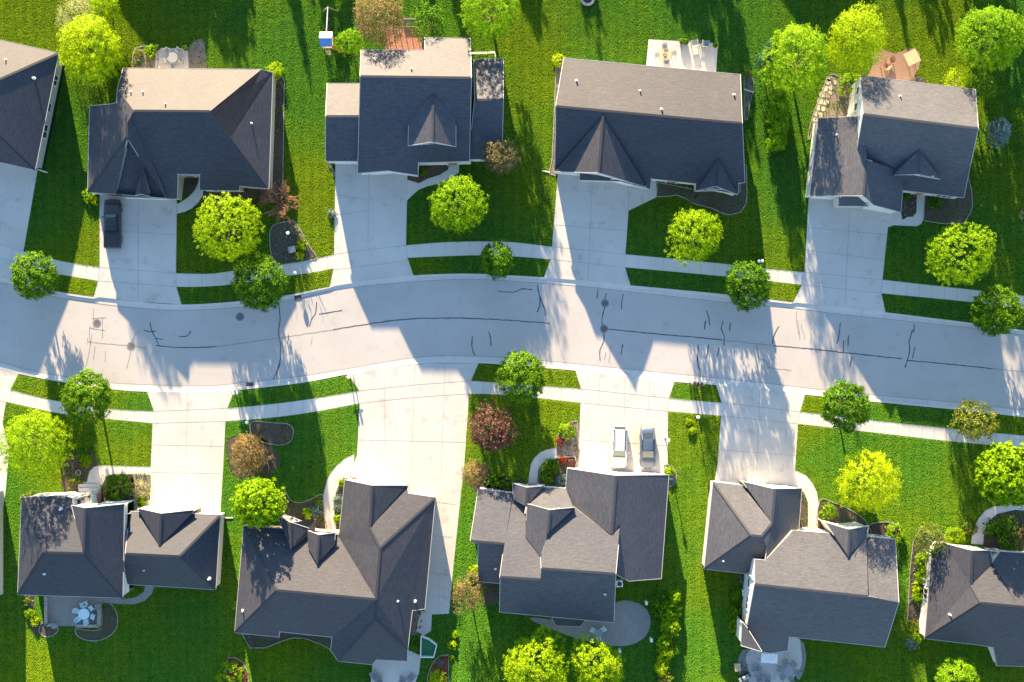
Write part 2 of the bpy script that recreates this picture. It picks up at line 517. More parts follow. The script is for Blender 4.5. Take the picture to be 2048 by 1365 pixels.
HARD = []          # pixel polygons where no grass grows
def slab(name, poly, mat, z=0.13, hard=True, smooth=False, zb=0.02):
    if smooth: poly = densify(poly, 8, True)
    if hard: HARD.append(np.array([p[:2] for p in poly], float))
    b = MB().prism([P(p[0], p[1], z) for p in poly], zb, z)
    o = b.build(name, mat)
    return tag(o, kind='structure')
def joints(parent, lines, z=0.134, w_=0.04):
    b = MB()
    for l in lines:
        for a, c in zip(l[:-1], l[1:]): b.bar(P(*a, z), P(*c, z), w_, 0.01)
    return b.build('joint', M['joint'], parent)

# pavements between the drives (upper edge, lower edge)
N_UP = [[(-150,455),(0,489),(47,503),(130,524),(199,535)],[(352,547),(420,548),(465,542),(567,529),(632,518),(668,509)],[(812,491),(900,484.5),(1012,484),(1104,494)],[(1251,509),(1419,525),(1536,538),(1609,545)],[(1765,560),(1972,583),(2048,592),(2250,618)]]
N_LO = [[(-150,482),(0,516),(50,531),(110,547),(196,562)],[(353,574),(400,574),(465,569),(572,553),(627,545),(667,537)],[(815,516),(949,511),(1024,513),(1101,519)],[(1250,535),(1457,554),(1604,570)],[(1763,587),(1947,605),(2048,618),(2250,645)]]
S_UP = [[(-150,745),(-20,772),(20,780),(87,797),(142,807),(219,818),(308,823)],[(455,817),(540,809),(624,798),(719,782)],[(942,762),(1086,772),(1162,778)],[(1338,797),(1443,806)],[(1600,824),(1740,840.5),(1907,858),(2048,872),(2250,895)]]
S_LO = [[(-150,768),(-20,797),(12,804),(112,826),(174,834),(305,847)],[(451,843),(540,836),(629,824),(719,807)],[(938,788),(1019,791),(1161,806)],[(1336,823),(1442,832)],[(1596,848),(1787,870),(1902,883),(2048,897),(2250,921)]]
for U, L in zip(N_UP + S_UP, N_LO + S_LO):
    n = max(6, int(abs(U[-1][0] - U[0][0]) / 12))
    u, l = resample(densify(U), n), resample(densify(L), n)
    o = slab('pavement', [tuple(p) for p in u] + [tuple(p) for p in l[::-1]], M['walk'], 0.128)
    joints(o, [[tuple(u[i]), tuple(l[i])] for i in range(0, n, 2)], 0.131, 0.025)

DRV = {}
def drive(key, poly, jl=()):
    o = slab('driveway', poly, M['concrete'], 0.125)
    if jl: joints(o, jl, 0.129, 0.03)
    DRV[key] = o
drive('A', [(-150,280),(75,341),(47,503),(50,533),(62,572),(0,554),(-150,529)], [[(0,489),(47,503)],[(-60,470),(0,489)],[(0,516),(50,531)],[(0,330),(-40,500)]])
drive('B', [(199,388),(354,388),(352,547),(353,574),(363,609.5),(280,604),(187,594),(196,562),(199,535)], [[(199,535),(352,547)],[(196,562),(353,574)],[(277,392),(276,604)],[(199,460),(353,470)]])
drive('C', [(671,318),(716,318),(716,343),(815,343),(814,404),(812,491),(815,516),(827,551.5),(740,561),(659,574),(667,537),(668,509)], [[(668,509),(736,500),(812,491)],[(737,345),(736,500)],[(667,540),(815,522)],[(671,430),(737,422)],[(671,390),(735,400)]])
drive('D', [(1116,340),(1313,355),(1313,395),(1257,422),(1251,509),(1250,535),(1261,571),(1180,563),(1088,555),(1101,519),(1104,494)], [[(1104,494),(1251,509)],[(1101,519),(1250,535)],[(1257,422),(1257,365)],[(1110,450),(1255,462)],[(1185,358),(1176,562)]])
drive('E', [(1622,388),(1802,418),(1802,440),(1776,455),(1765,560),(1763,587),(1771,625),(1680,615),(1586,605),(1604,570),(1609,545),(1617,400)], [[(1609,545),(1765,560)],[(1604,570),(1763,587)],[(1700,400),(1690,612)],[(1613,455),(1775,470)],[(1612,500),(1770,521)]])
drive('S0', [(-150,705),(0,737),(37,748),(20,780),(12,804),(5,845),(18,900),(11,985),(0,1060),(-150,1060)], [[(-100,782),(12,804)],[(-60,900),(18,905)]])
drive('S1', [(294,784),(380,785),(468,781),(455,817),(451,843),(446,940),(440,1036),(268,1036),(268,1000),(300,1000),(301,940),(305,847),(308,823)], [[(305,847),(451,843)],[(308,823),(455,817)],[(303,890),(446,893)],[(375,784),(370,1030)],[(301,945),(443,948)]])
drive('S2', [(696,749),(780,735),(860,727),(957,727),(942,762),(938,788),(928,940),(922,985),(905,1150),(898,1228),(850,1230),(840,1100),(845,1020),(690,1000),(688,955),(705,935),(714,908),(719,807),(719,782)], [[(719,807),(830,795),(938,788)],[(719,782),(830,770),(942,762)],[(830,730),(822,960)],[(715,880),(930,885)],[(912,1010),(868,1004)],[(905,1075),(866,1072)],[(900,1150),(858,1146)],[(770,738),(768,965)],[(890,727),(882,960)],[(878,1150),(876,1228)],[(855,1190),(900,1196)]])
drive('S3', [(1151,742),(1349,764),(1338,797),(1336,823),(1335,955),(1155,950),(1161,806),(1162,778)], [[(1161,806),(1336,823)],[(1162,778),(1338,797)],[(1250,752),(1246,955)],[(1200,747),(1198,810)],[(1300,757),(1296,820)],[(1158,880),(1336,892)]])
drive('S4', [(1433,771),(1610,790),(1600,824),(1596,848),(1590,941),(1590,985),(1425,985),(1435,930),(1442,832),(1443,806)], [[(1442,832),(1596,848)],[(1443,806),(1600,824)],[(1520,780),(1512,970)],[(1438,900),(1592,912)]])

# garden paths
def path(poly, mat='walk', name='path', z=0.127, smooth=False):
    return slab(name, poly, M[mat], z, True, smooth)
path([(354,428),(370,424),(384,417),(397,405),(406,391),(406,352),(398,352),(396,367),(389,382),(374,397),(354,409)])
path([(814,402),(820,395),(837,380),(855,373),(875,368),(905,355),(918,345),(918,322),(900,322),(896,340),(880,350),(857,357),(838,367),(815,360)])
path([(1802,425),(1805,440),(1815,434),(1825,434),(1833,425),(1834,385),(1850,387),(1848,435),(1843,448),(1833,453),(1787,451),(1776,455)])
path([(303,934),(199,931),(188,934),(179,943),(174,964),(160,964),(160,985),(200,985),(207,965),(212,954),(225,949),(264,949),(303,950)])
path([(709,908),(690,917),(674,931),(662,945),(654,960),(648,985),(645,1004),(648,1035),(652,1062),(673,1062),(670,1035),(668,1004),(672,985),(680,965),(690,952),(706,940)])
path([(1112,896),(1095,899),(1081,905),(1069,916),(1062,928),(1058,950),(1056,975),(1074,975),(1075,955),(1077,938),(1086,926),(1114,915)])
path([(1590,941),(1612,951),(1625,966),(1634,985),(1637,1005),(1635,1064),(1616,1064),(1616,1005),(1608,985),(1590,972)])
path([(1942,1088),(1946,1060),(1957,1038),(1970,1022),(1986,1014),(2030,1009),(2070,1012),(2070,1024),(2030,1020),(1994,1028),(1978,1042),(1969,1062),(1966,1090)])
# patios
def patio(poly, mat, smooth=False, z=0.16): return slab('patio', poly, M[mat], z, True, smooth)
pB = patio([(312,96),(375,97),(378,140),(310,140)], 'walk')
pD = patio([(1297,79),(1436,87),(1432,146),(1292,137)], 'concrete')
joints(pD, [[(1363,83),(1362,142)]], 0.164)
pE = patio([(1750,100),(1763,97),(1776,104),(1790,107),(1803,103),(1815,98),(1828,97),(1838,104),(1841,118),(1837,138),(1828,152),(1826,170),(1740,165),(1745,130)], 'rust', True)
pF = patio([(88,1188),(205,1190),(200,1254),(96,1252)], 'paver')
path([(200,1196),(245,1199),(272,1195),(288,1183),(290,1172),(308,1172),(304,1188),(290,1202),(270,1209),(240,1209),(204,1205)], 'paver')
pL = patio([(746,1318),(815,1300),(842,1312),(838,1345),(826,1380),(740,1380)], 'concrete')
path([(842,1222),(864,1226),(862,1262),(848,1272),(832,1262)], 'concrete')
pM = patio([(1060,1236),(1150,1240),(1230,1206),(1258,1202),(1285,1212),(1300,1232),(1300,1255),(1288,1276),(1262,1290),(1225,1292),(1165,1280),(1110,1262)], 'paver', True)
pN = patio([(1500,1300),(1590,1275),(1602,1300),(1603,1330),(1590,1352),(1570,1372),(1505,1372),(1496,1340)], 'concrete', True)
# flagstone walk beside the right-hand house
fl = MB()
for (x, y, r_) in [(1656,165,8),(1650,178,7),(1662,176,7),(1645,190,8),(1655,192,6),(1640,203,8),(1651,206,7),(1636,216,7),(1645,219,6),(1632,228,7),(1641,231,6),(1629,240,6),(1658,158,7),(1668,166,6),(1660,187,5),(1637,243,5),(1632,252,6),(1628,262,5)]:
    a0 = random.uniform(0, 6); n = random.choice((5, 6))
    fl.prism([P(x + r_ * random.uniform(.75, 1.05) * math.cos(a0 + 2 * math.pi * k / n), y + r_ * random.uniform(.75, 1.05) * math.sin(a0 + 2 * math.pi * k / n)) for k in range(n)], 0.1, 0.15)

# planted beds: mulch sheets on the lawn with stone edging
BEDS = []
def bed(poly, mat='mulch', edge=None, smooth=True, name='planting_bed'):
    o = slab(name, poly, M[mat], 0.122, True, smooth)
    if edge:
        pts = densify(poly, 6, True) if smooth else poly
        b = MB(); pts = list(pts) + [pts[0]]
        for i in range(len(pts) - 1):
            a, c = P(*pts[i], .12), P(*pts[i + 1], .12)
            b.bar(a, c, 0.09, random.uniform(.10, .16))
        b.build('edging', M[edge], o)
    BEDS.append((o, HARD[-1], mat))
    return o
bedE = bed([(1660,150),(1690,160),(1722,170),(1718,236),(1640,240),(1618,280),(1618,262),(1628,225),(1642,190)], 'gravel', 'stone')
tag(fl.build('flagstones', M['flag'], bedE))
bed([(545,150),(562,148),(569,165),(568,200),(566,330),(566,385),(538,392),(538,150)], 'mulch', 'stone', False)
bed([(541,460),(553,448),(572,444),(590,445),(606,470),(620,495),(633,516),(612,522),(580,527),(552,528),(541,500)], 'greybed', 'stone')
bed([(357,352),(400,352),(397,366),(384,384),(368,396),(357,399)], 'mulch')
bed([(408,380),(470,382),(536,376),(545,396),(500,398),(440,402),(412,404)], 'mulch')
bed([(269,100),(280,94),(312,96),(312,140),(268,140),(266,118)], 'gravel', 'stone')
bed([(378,95),(404,78),(412,110),(412,140),(378,140)], 'gravel')
bed([(652,300),(658,322),(668,340),(671,360),(664,345),(655,328),(650,305)], 'gravel')
bed([(815,352),(837,350),(837,330),(900,326),(896,338),(878,348),(855,356),(838,366),(822,363)], 'mulch')
bed([(1112,130),(1122,118),(1128,140),(1116,210),(1112,250),(1110,320),(1112,352),(1098,348),(1104,320),(1108,240)], 'gravel', 'stone', False)
bed([(1313,394),(1335,393),(1354,391),(1372,398),(1389,408),(1424,417),(1445,427),(1461,430),(1481,425),(1491,410),(1494,390),(1492,330),(1480,330),(1480,385),(1390,380),(1315,365)], 'greybed', 'stone', False)
bed([(1488,145),(1500,148),(1508,165),(1506,185),(1500,205),(1495,240),(1488,240)], 'gravel', 'stone', False)
bed([(1847,442),(1868,445),(1889,448),(1927,447),(1940,428),(1945,412),(1943,380),(1935,352),(1925,390),(1850,388)], 'greybed', 'stone', False)
bed([(1804,388),(1832,390),(1832,424),(1824,433),(1812,432),(1803,424)], 'mulch')
bed([(1826,150),(1836,152),(1856,166),(1840,170),(1822,168)], 'mulch')
bed([(500,850),(510,843),(545,846),(574,848),(585,856),(587,868),(580,884),(565,890),(549,890),(525,884),(505,872)], 'greybed', 'stone')
bed([(455,880),(505,870),(545,892),(560,920),(540,950),(500,955),(465,950)], 'greybed')
bed([(570,985),(580,1000),(600,1006),(625,998),(645,990),(648,1030),(652,1064),(600,1060),(560,1035)], 'greybed', 'stone')
bed([(690,953),(705,938),(712,955),(692,968),(682,1000),(676,1040),(676,1085),(670,1062),(668,1004),(675,975)], 'greybed')
bed([(1155,842),(1140,845),(1124,856),(1114,875),(1113,897),(1114,915),(1150,912),(1155,940),(1150,950),(1157,950),(1158,900)], 'gravel', 'stone', False)
bed([(1114,916),(1092,924),(1082,935),(1078,955),(1077,980),(1135,978),(1140,945),(1152,940),(1150,914)], 'greybed', 'stone', False)
bed([(948,935),(970,930),(982,945),(985,968),(970,985),(950,985)], 'mulch')
bed([(975,950),(1040,952),(1040,985),(975,985)], 'mulch')
bed([(1328,930),(1345,934),(1353,948),(1350,965),(1338,975),(1332,960)], 'gravel', 'stone')
bed([(1590,975),(1606,985),(1614,1005),(1614,1064),(1600,1062),(1598,1000)], 'greybed')
bed([(1640,1002),(1668,1006),(1700,1020),(1733,1045),(1740,1080),(1690,1078),(1637,1066)], 'greybed', 'stone')
bed([(1740,1050),(1782,1045),(1800,1058),(1798,1078),(1742,1074)], 'mulch', 'stone')
bed([(1826,1085),(1840,1060),(1890,1070),(1886,1090),(1866,1108),(1850,1260),(1830,1300),(1815,1240),(1820,1140)], 'mulch', 'stone', False)
bed([(1970,1045),(1994,1028),(2030,1020),(2080,1024),(2080,1112),(2000,1106),(1968,1092)], 'mulch')
bed([(148,900),(180,900),(196,925),(176,945),(170,985),(130,990),(125,940)], 'mulch')
bed([(205,952),(262,950),(264,1000),(212,1000)], 'mulch')
bed([(266,952),(298,950),(298,1000),(266,1000)], 'gravel')
bed([(88,1242),(112,1250),(116,1262),(104,1272),(90,1274),(78,1262)], 'greybed', 'stone')
bed([(150,1258),(200,1258),(204,1208),(222,1208),(235,1232),(232,1258),(215,1275),(190,1282),(165,1278),(152,1268)], 'greybed', 'stone')
bed([(52,1192),(70,1192),(68,1225),(80,1250),(74,1270),(60,1250)], 'mulch')
bed([(484,1268),(556,1272),(560,1264),(665,1275),(662,1300),(640,1288),(610,1277),(585,1276),(560,1284),(530,1296),(500,1296)], 'greybed', 'stone', False)
bed([(456,1316),(470,1316),(486,1325),(496,1345),(497,1375),(440,1375)], 'redmulch', 'stone', False)
bed([(897,1310),(880,1312),(866,1325),(856,1350),(852,1378),(897,1378)], 'redmulch', 'stone', False)
bed([(824,1222),(842,1222),(842,1262),(826,1272),(818,1270)], 'gravel')
bed([(960,1160),(1028,1172),(1000,1205),(965,1212),(968,1185)], 'greybed')
bed([(1485,1300),(1498,1298),(1496,1345),(1506,1378),(1488,1372),(1476,1340),(1478,1312)], 'paver')
bed([(1592,1275),(1606,1285),(1612,1310),(1610,1335),(1598,1362),(1590,1352),(1603,1330),(1602,1300)], 'paver')
for x, y in ((330,1230),):
    pass
# long dark sealed cracks in the road, thin seams
def strip_mesh(lines, w_, z, name, mat):
    b = MB()
    for l in lines:
        d = densify(l, 7)
        d = [(x + random.uniform(-.5, .5), y + random.uniform(-.5, .5)) for x, y in d]
        for a, c in zip(d[:-1], d[1:]): b.bar(P(*a, z), P(*c, z), w_ * random.uniform(.8, 1.2), 0.012)
    return b.build(name, mat, road)
CR = [[(312,691),(360,696),(434,694)],[(288,661),(299,664),(311,662)],[(300,645),(304,662),(312,677),(326,679)],[(311,677),(317,689)],[(358,673),(373,673),(382,662)],
 [(557,607),(560,640),(557,665),(561,690),(560,722),(553,743),(547,759)],[(561,728),(555,742),(553,759)],[(633,604),(631,628),(622,640),(619,653)],[(638,629),(684,621)],
 [(666,660),(720,651),(800,640),(860,637),(930,637),(1000,640),(1060,644),(1100,647)],[(995,583),(1027,585),(1043,578),(1065,580)],[(1075,571),(1079,592),(1089,618),(1091,631)],[(1080,594),(1079,612),(1075,625)],
 [(944,673),(944,692),(949,712)],[(977,664),(981,678),(982,693)],[(1196,580),(1194,598)],[(1213,586),(1208,603)],[(1247,588),(1243,604),(1243,619)],[(1210,611),(1205,632),(1203,645),(1207,655)],[(1207,662),(1208,682),(1200,700),(1200,722)],
 [(1213,658),(1300,667),(1380,674),(1444,680)],[(1412,621),(1418,636),(1419,651)],[(1411,642),(1409,659)],[(1446,643),(1443,657),(1448,672),(1448,692)],[(1461,645),(1459,662)],[(1397,689),(1395,720),(1399,740),(1401,755)],[(1417,690),(1413,718)],[(1438,695),(1434,714)],[(1246,689),(1242,711)],
 [(1558,653),(1548,672),(1545,688)],[(1549,692),(1620,698),(1700,707),(1803,718)],[(1681,647),(1678,670),(1674,687)],[(1687,682),(1687,704)],[(1697,671),(1696,692)],[(1704,714),(1700,735)],[(1829,649),(1827,666)],[(1825,660),(1818,684),(1819,703),(1810,736)],[(1830,694),(1825,717)],[(1815,721),(1900,729),(1985,738)]]
FAINT = [[(176,684),(215,688),(258,692)],[(268,693),(292,696)],[(175,676),(176,689)],[(180,653),(178,675),(182,690)],[(184,669),(179,700),(174,725),(169,745)],[(190,692),(187,720)],[(211,702),(210,725)],[(273,665),(264,684)],[(262,702),(258,720),(253,736)],[(205,660),(205,678)],[(136,682),(129,696),(129,708)],[(178,656),(210,662)],[(187,617),(187,660)],[(205,634),(205,662)],[(183,638),(212,636)],
 [(1595,641),(1597,655),(1600,680)],[(1602,649),(1610,680)],[(1593,624),(1594,650),(1598,670)],[(1622,655),(1622,690)],[(1526,719),(1534,724),(1537,735),(1582,741)],[(1535,700),(1533,712)],[(1212,706),(1208,720)],[(1222,690),(1218,726)],[(1382,698),(1379,714)],[(1513,690),(1518,724)],[(624,674),(622,690)],[(1632,700),(1660,703)],[(1985,738),(2060,745)],[(1440,680),(1549,692)],[(434,694),(560,676),(666,660)]]
strip_mesh(CR, 0.12, 0.004, 'crack_seal', M['crack'])
strip_mesh(FAINT, 0.08, 0.003, 'seam', M['joint'])
# drains and covers in the road
def cover(px, py, rad=0.36, lab=''):
    b = MB().disc(P(px, py, -0.02), rad, 0.03, 24)
    o = empty('manhole_cover', P(px, py, 0))
    tag(o, lab, 'manhole cover', 'round covers in the road')
    MB().disc((0, 0, -0.02), rad, 0.028, 24).build('lid', M['iron'], o)
    rb = MB()
    for k in range(24):
        t0, t1 = 2 * math.pi * k / 24, 2 * math.pi * (k + 1) / 24
        rb.bar((rad * 1.2 * math.cos(t0), rad * 1.2 * math.sin(t0), .008), (rad * 1.2 * math.cos(t1), rad * 1.2 * math.sin(t1), .008), rad * .34, .01)
    rb.build('rim', M['joint'], o)
cover(194, 647, .38, 'round cover inside a square saw-cut patch near the left kerb')
cover(262, 693, .38, 'round cover on the seam in the sunlit road left of the shadow')
cover(480, 634, .38, 'round dark cover in shade beside the dense kerb tree')
cover(1210, 607, .36, 'small round cover near the top kerb, joined by a wiggly crack')
cover(1208, 658, .36, 'round cover at the left end of the long straight sealed crack')
for px, py, rz, lab in ((596, 596, .18, 'dark storm drain grate in the upper kerb beside the dense tree'), (500, 770, .06, 'dark storm drain grate in the lower kerb by the mailboxes')):
    o = empty('storm_drain', P(px, py, 0.02), rz)
    tag(o, lab, 'storm drain', 'kerb drain grates')
    MB().box((0, 0, 0), (.86, .55, .05)).build('frame', M['iron'], o)
    b = MB()
    for k in range(7): b.box((-.33 + k * .11, 0, .035), (.04, .46, .03))
    b.build('grate', M['dark'], o)
# ------------------------------------------------------------------ houses
FOOT = []      # world XY roof polygons: no grass under them

def fit_plane(pts):
    A = np.array([[p[0], p[1], p[2]] for p in pts], float)
    c = A.mean(0)
    u, s, vt = np.linalg.svd(A - c)
    n = vt[2]
    if n[2] < 0: n = -n
    return Vector(n), Vector(n).dot(Vector(c))

def solve_planes(planes):
    fixed = {}
    for pl in planes:
        for p in pl:
            if len(p) == 3: fixed.setdefault((p[0], p[1]), p[2])
    out = []
    for pl in planes:
        n, d = fit_plane([P(*p) for p in pl if len(p) == 3])
        q = []
        for p in pl:
            if len(p) == 3: q.append(P(*p)); continue
            a, b = (p[0] - 1024) / PXM, (682.5 - p[1]) / PXM
            z = (d - n.x * a - n.y * b) / (n.z - (n.x * a + n.y * b) / HC)
            f = fixed.get((p[0], p[1]))
            if f is not None and abs(f - z) < 0.4: z = f
            q.append(P(p[0], p[1], z))
        ar = sum(q[i].x * q[(i + 1) % len(q)].y - q[(i + 1) % len(q)].x * q[i].y for i in range(len(q)))
        if ar < 0: q = q[::-1]
        out.append(q)
    return out

def house(label, planes, roof='roof_a', wall='siding_w', doors=(), windows=(), vents=(), ovh=0.12, step=.95, group='houses along the street', ridges=True):
    R = solve_planes(planes)
    allp = [p for q in R for p in q]
    org = Vector((sum(p.x for p in allp) / len(allp), sum(p.y for p in allp) / len(allp), LZ))
    root = empty('house', org)
    tag(root, label, 'house', group)
    # collision surface
    V = []; F = []; OWN = []
    for k, q in enumerate(R):
        n0 = len(V); V += q
        for t in tessellate_polygon([q]): F.append([n0 + i for i in t]); OWN.append(k)
        FOOT.append(np.array([(p.x, p.y) for p in q]))
    bv = BVHTree.FromPolygons(V, F)
    def zat(x, y):
        h = bv.ray_cast(Vector((x, y, 60)), Vector((0, 0, -1)))
        return h[0].z if h[0] is not None else None
    def zbelow(x, y, z):
        h = bv.ray_cast(Vector((x, y, z)), Vector((0, 0, -1)))
        return h[0].z if h[0] is not None else None
    # roof shell
    rm = MB(); TH = 0.16
    for q in R:
        n, d = fit_plane(q)
        if n.z < 0.05: continue
        hz = Vector((-n.y, n.x, 0)); hz = hz.normalized() if hz.length > 1e-4 else Vector((1, 0, 0))
        up = n.cross(hz)
        uv = lambda p: (p.dot(hz) + 17.3, p.dot(up) + 5.1)
        rm.poly(q, [uv(p) for p in q])
        dn = Vector((0, 0, -TH))
        rm.poly([p + dn for p in q[::-1]], [uv(p) for p in q[::-1]])
        for i in range(len(q)):
            a, b = q[i], q[(i + 1) % len(q)]
            rm.poly([a, a + dn, b + dn, b], [uv(a), uv(a), uv(b), uv(b)])
    roof_o = rm.build('roof', M[roof], root, org)
    # boundary runs
    runs = []; wruns = []
    for k, q in enumerate(R):
        for i in range(len(q)):
            a, b = q[i], q[(i + 1) % len(q)]
            L = (b - a).xy.length
            if L < .15: continue
            u = Vector(((b - a).x, (b - a).y, 0)) / L
            out = Vector((u.y, -u.x, 0))
            n = max(2, int(L / .35)); st = []; st2 = []; th = step if len(q) > 3 else .95
            for j in range(n):
                m = a + (b - a) * ((j + .5) / n)
                o = m + out * .22
                z = zat(o.x, o.y)
                st.append(not (z is not None and z > m.z - th))
                st2.append(not (z is not None and z > m.z - .12) and not st[-1])
            for j in range(n):
                if st2[j]: wruns.append((a + (b - a) * (j / n), a + (b - a) * ((j + 1) / n)))
            j = 0
            while j < n:
                if st[j]:
                    e = j
                    while e + 1 < n and st[e + 1]: e += 1
                    if e - j >= 1 or n <= 3: runs.append((a + (b - a) * (j / n), a + (b - a) * ((e + 1) / n), u, out))
                    j = e + 1
                else: j += 1
    # gutter boards along every free edge
    for a, b, u, out in runs:
        gm = MB()
        o = out * .05 + Vector((0, 0, -.06))
        gm.bar(a + o - u * .04, b + o + u * .04, .055, .15)
        gm.build('gutter', M['gutter'], root, org)
    # walls under the eaves
    walls = []
    for a, b, u, out in runs:
        wm = MB()
        L = (b - a).xy.length
        ia = a - out * ovh; ib = b - out * ovh
        def adj(p, du):
            t = p + du * .3 - out * .5
            z = zat(t.x, t.y)
            return -ovh if (z is None or z < p.z - 1.0) else ovh
        sa = adj(a, -u); sb = adj(b, u)
        if L + sa + sb < .3: continue
        ia = ia - u * sa; ib = ib + u * sb
        n = max(2, int((ib - ia).xy.length / .3))
        top = []
        for j in range(n + 1):
            p = ia + (ib - ia) * (j / n)
            z = zat(p.x, p.y)
            if z is None: z = min(a.z, b.z)
            top.append(Vector((p.x, p.y, z - .03)))
        low = LZ - .02
        mo = (a + b) / 2 + out * .25
        zb = zat(mo.x, mo.y)
        if zb is not None and zb < min(a.z, b.z): low = max(LZ, zb - .9)
        for j in range(n):
            wm.poly([Vector((top[j].x, top[j].y, low)), Vector((top[j + 1].x, top[j + 1].y, low)), top[j + 1], top[j]])
        wm.build('wall', M[wall], root, org)
        walls.append((ia, ib, u, out))
    wm = MB(); last = None
    for a, b in wruns:
        if last is not None and (a - last).length > .02 and wm.v:
            wm.build('flashing', M['grey'], roof_o, org); wm = MB()
        last = b
        wm.poly([Vector((a.x, a.y, a.z - 1.0)), Vector((b.x, b.y, b.z - 1.0)), b - Vector((0, 0, .02)), a - Vector((0, 0, .02))])
    if wm.v: wm.build('flashing', M['grey'], roof_o, org)
    # ridge and hip caps
    if ridges:
        for k, q in enumerate(R):
            for i in range(len(q)):
                a, b = q[i], q[(i + 1) % len(q)]
                for k2 in range(k + 1, len(R)):
                    q2 = R[k2]
                    for i2 in range(len(q2)):
                        c, d = q2[i2], q2[(i2 + 1) % len(q2)]
                        if (a - d).length < .35 and (b - c).length < .35 and (b - a).length > 1:
                            m = (a + b) / 2
                            out = Vector(((b - a).y, -(b - a).x, 0)).normalized()
                            z1 = zat(*(m + out * .5).xy); z2 = zat(*(m - out * .5).xy)
                            if z1 is not None and z2 is not None and z1 < m.z - .02 and z2 < m.z - .02:
                                MB().bar(a + Vector((0, 0, .012)), b + Vector((0, 0, .012)), .26, .05).build('ridge_cap', M[roof], roof_o, org)
    def nearest(px, py):
        p = P(px, py, 2.0); best = None
        for w_ in walls:
            a, b, u, out = w_
            L = (b - a).xy.length
            t = max(0, min(L, (p - a).xy.dot(u.xy)))
            q = Vector((a.x + u.x * t, a.y + u.y * t, 0))
            d = (q.xy - p.xy).length
            if best is None or d < best[0]: best = (d, q, u, out, L)
        return best
    for dr in doors:                                   # (px, py, width, height)
        _, q, u, out, L = nearest(dr[0], dr[1])
        wd, ht = min(dr[2], max(1.0, L - .2)), dr[3]
        rz = math.atan2(u.y, u.x)
        c = q + out * .05
        nm = 'garage_door' if wd > 1.6 else 'front_door'
        f = MB()
        for k in (-1, 1): f.box(c + u * (k * (wd / 2 + .06)) + Vector((0, 0, LZ + ht / 2)), (.12, .12, ht), rz)
        f.box(c + Vector((0, 0, LZ + ht + .06)), (wd + .24, .12, .12), rz)
        p = MB()
        nr = 4 if wd > 1.6 else 2
        for k in range(nr):
            nc = max(1, int(wd / .6))
            for j in range(nc):
                p.box(c + u * ((j + .5) * wd / nc - wd / 2) + Vector((0, 0, LZ + (k + .5) * ht / nr)), (wd / nc - .04, .06, ht / nr - .04), rz)
        p.box(c - out * .03 + Vector((0, 0, LZ + ht / 2)), (wd, .04, ht), rz)
        d = p.build(nm, M['door'] if wd > 1.6 else M['wood'], root, org)
        f.build('frame', M['trim'], d, org)
    for wd_ in windows:                                # (px, py, width, sill, height, panes)
        _, q, u, out, L = nearest(wd_[0], wd_[1])
        ww, z0, hh, npn = min(wd_[2], max(.5, L - .2)), wd_[3], wd_[4], wd_[5]
        rz = math.atan2(u.y, u.x); c = q + out * .04
        f = MB()
        f.box(c + Vector((0, 0, z0)), (ww + .16, .12, .09), rz); f.box(c + Vector((0, 0, z0 + hh)), (ww + .16, .12, .09), rz)
        for k in range(npn + 1): f.box(c + u * (-ww / 2 + ww * k / npn) + Vector((0, 0, z0 + hh / 2)), (.09, .12, hh), rz)
        fo = f.build('window', M['trim'], root, org)
        MB().box(c + Vector((0, 0, z0 + hh / 2)), (ww, .04, hh), rz).build('pane', M['glass'], fo, org)
    for vt in vents:
        a, b = (vt[0] - 1024) / PXM, (682.5 - vt[1]) / PXM
        dirv = (Vector((a, b, 0)) - Vector((0, 0, HC))).normalized()
        h = bv.ray_cast(Vector((0, 0, HC)), dirv)
        if h[0] is None: continue
        p = h[0]
        b = MB()
        r_ = vt[2] if len(vt) > 2 else .07
        b.lathe([(r_ * 2.2, -.12), (r_ * 1.8, .04), (r_, .06), (r_, .42), (r_ * .6, .42)], p, 10)
        b.build('vent_pipe', M['trim'], roof_o, org)
    return root

E = 3.1
# top row -------------------------------------------------------------
house('partly cut off grey-roofed house in the top left corner',
  [[(117,107,3.3),(-82,195,7.2),(-280,151,7.2),(-300,15)], [(117,107,3.3),(70,340,3.3),(-82,195,7.2)], [(70,340,3.3),(-82,195,7.2),(-280,151,7.2),(-300,258)]],
  'roof_a', 'siding_g', doors=[(20,330,4.8,2.2),(-70,310,2.6,2.2)], windows=[(110,160,1.2,.9,1.3,2),(98,215,1.0,1.2,1.0,1),(88,262,1.6,.9,1.3,2)], vents=[(12,120),(68,157,.1)], ovh=0.5)
house('wide taupe hip-roofed house above the driveway with the black pickup',
  [[(247,137,E),(522,140,E),(420,223,6.45),(268,222),(235,180)],
   [(180,213,E),(176,384,E),(254,275,6.25),(254,246),(268,222),(235,180),(234,206),(223,209)],
   [(545,146,E),(537,377,E),(420,223,6.45),(460,277),(522,140)],
   [(268,222,6.45),(420,223,6.45),(460,277),(537,377,E),(479,372),(478,381),(400,380),(400,349),(355,348),(354,398),(233,393),(245,300),(254,246)],
   [(254,275,6.3),(176,384,E),(330,396,3.2),(233,393),(232,385)],
   [(254,246,6.35),(254,275,6.3),(330,396,3.2),(268,222)],
   [(284,338,4.55),(282,388,4.5),(270,391,3.7)], [(284,338,4.55),(282,388,4.5),(299,393,3.7)]],
  'roof_d', 'siding_t', doors=[(290,395,4.9,2.2),(205,386,2.6,2.2),(376,350,1.1,2.1)], windows=[(440,382,1.8,.9,1.4,3)],
  vents=[(262,184),(286,184),(331,208),(503,247)])
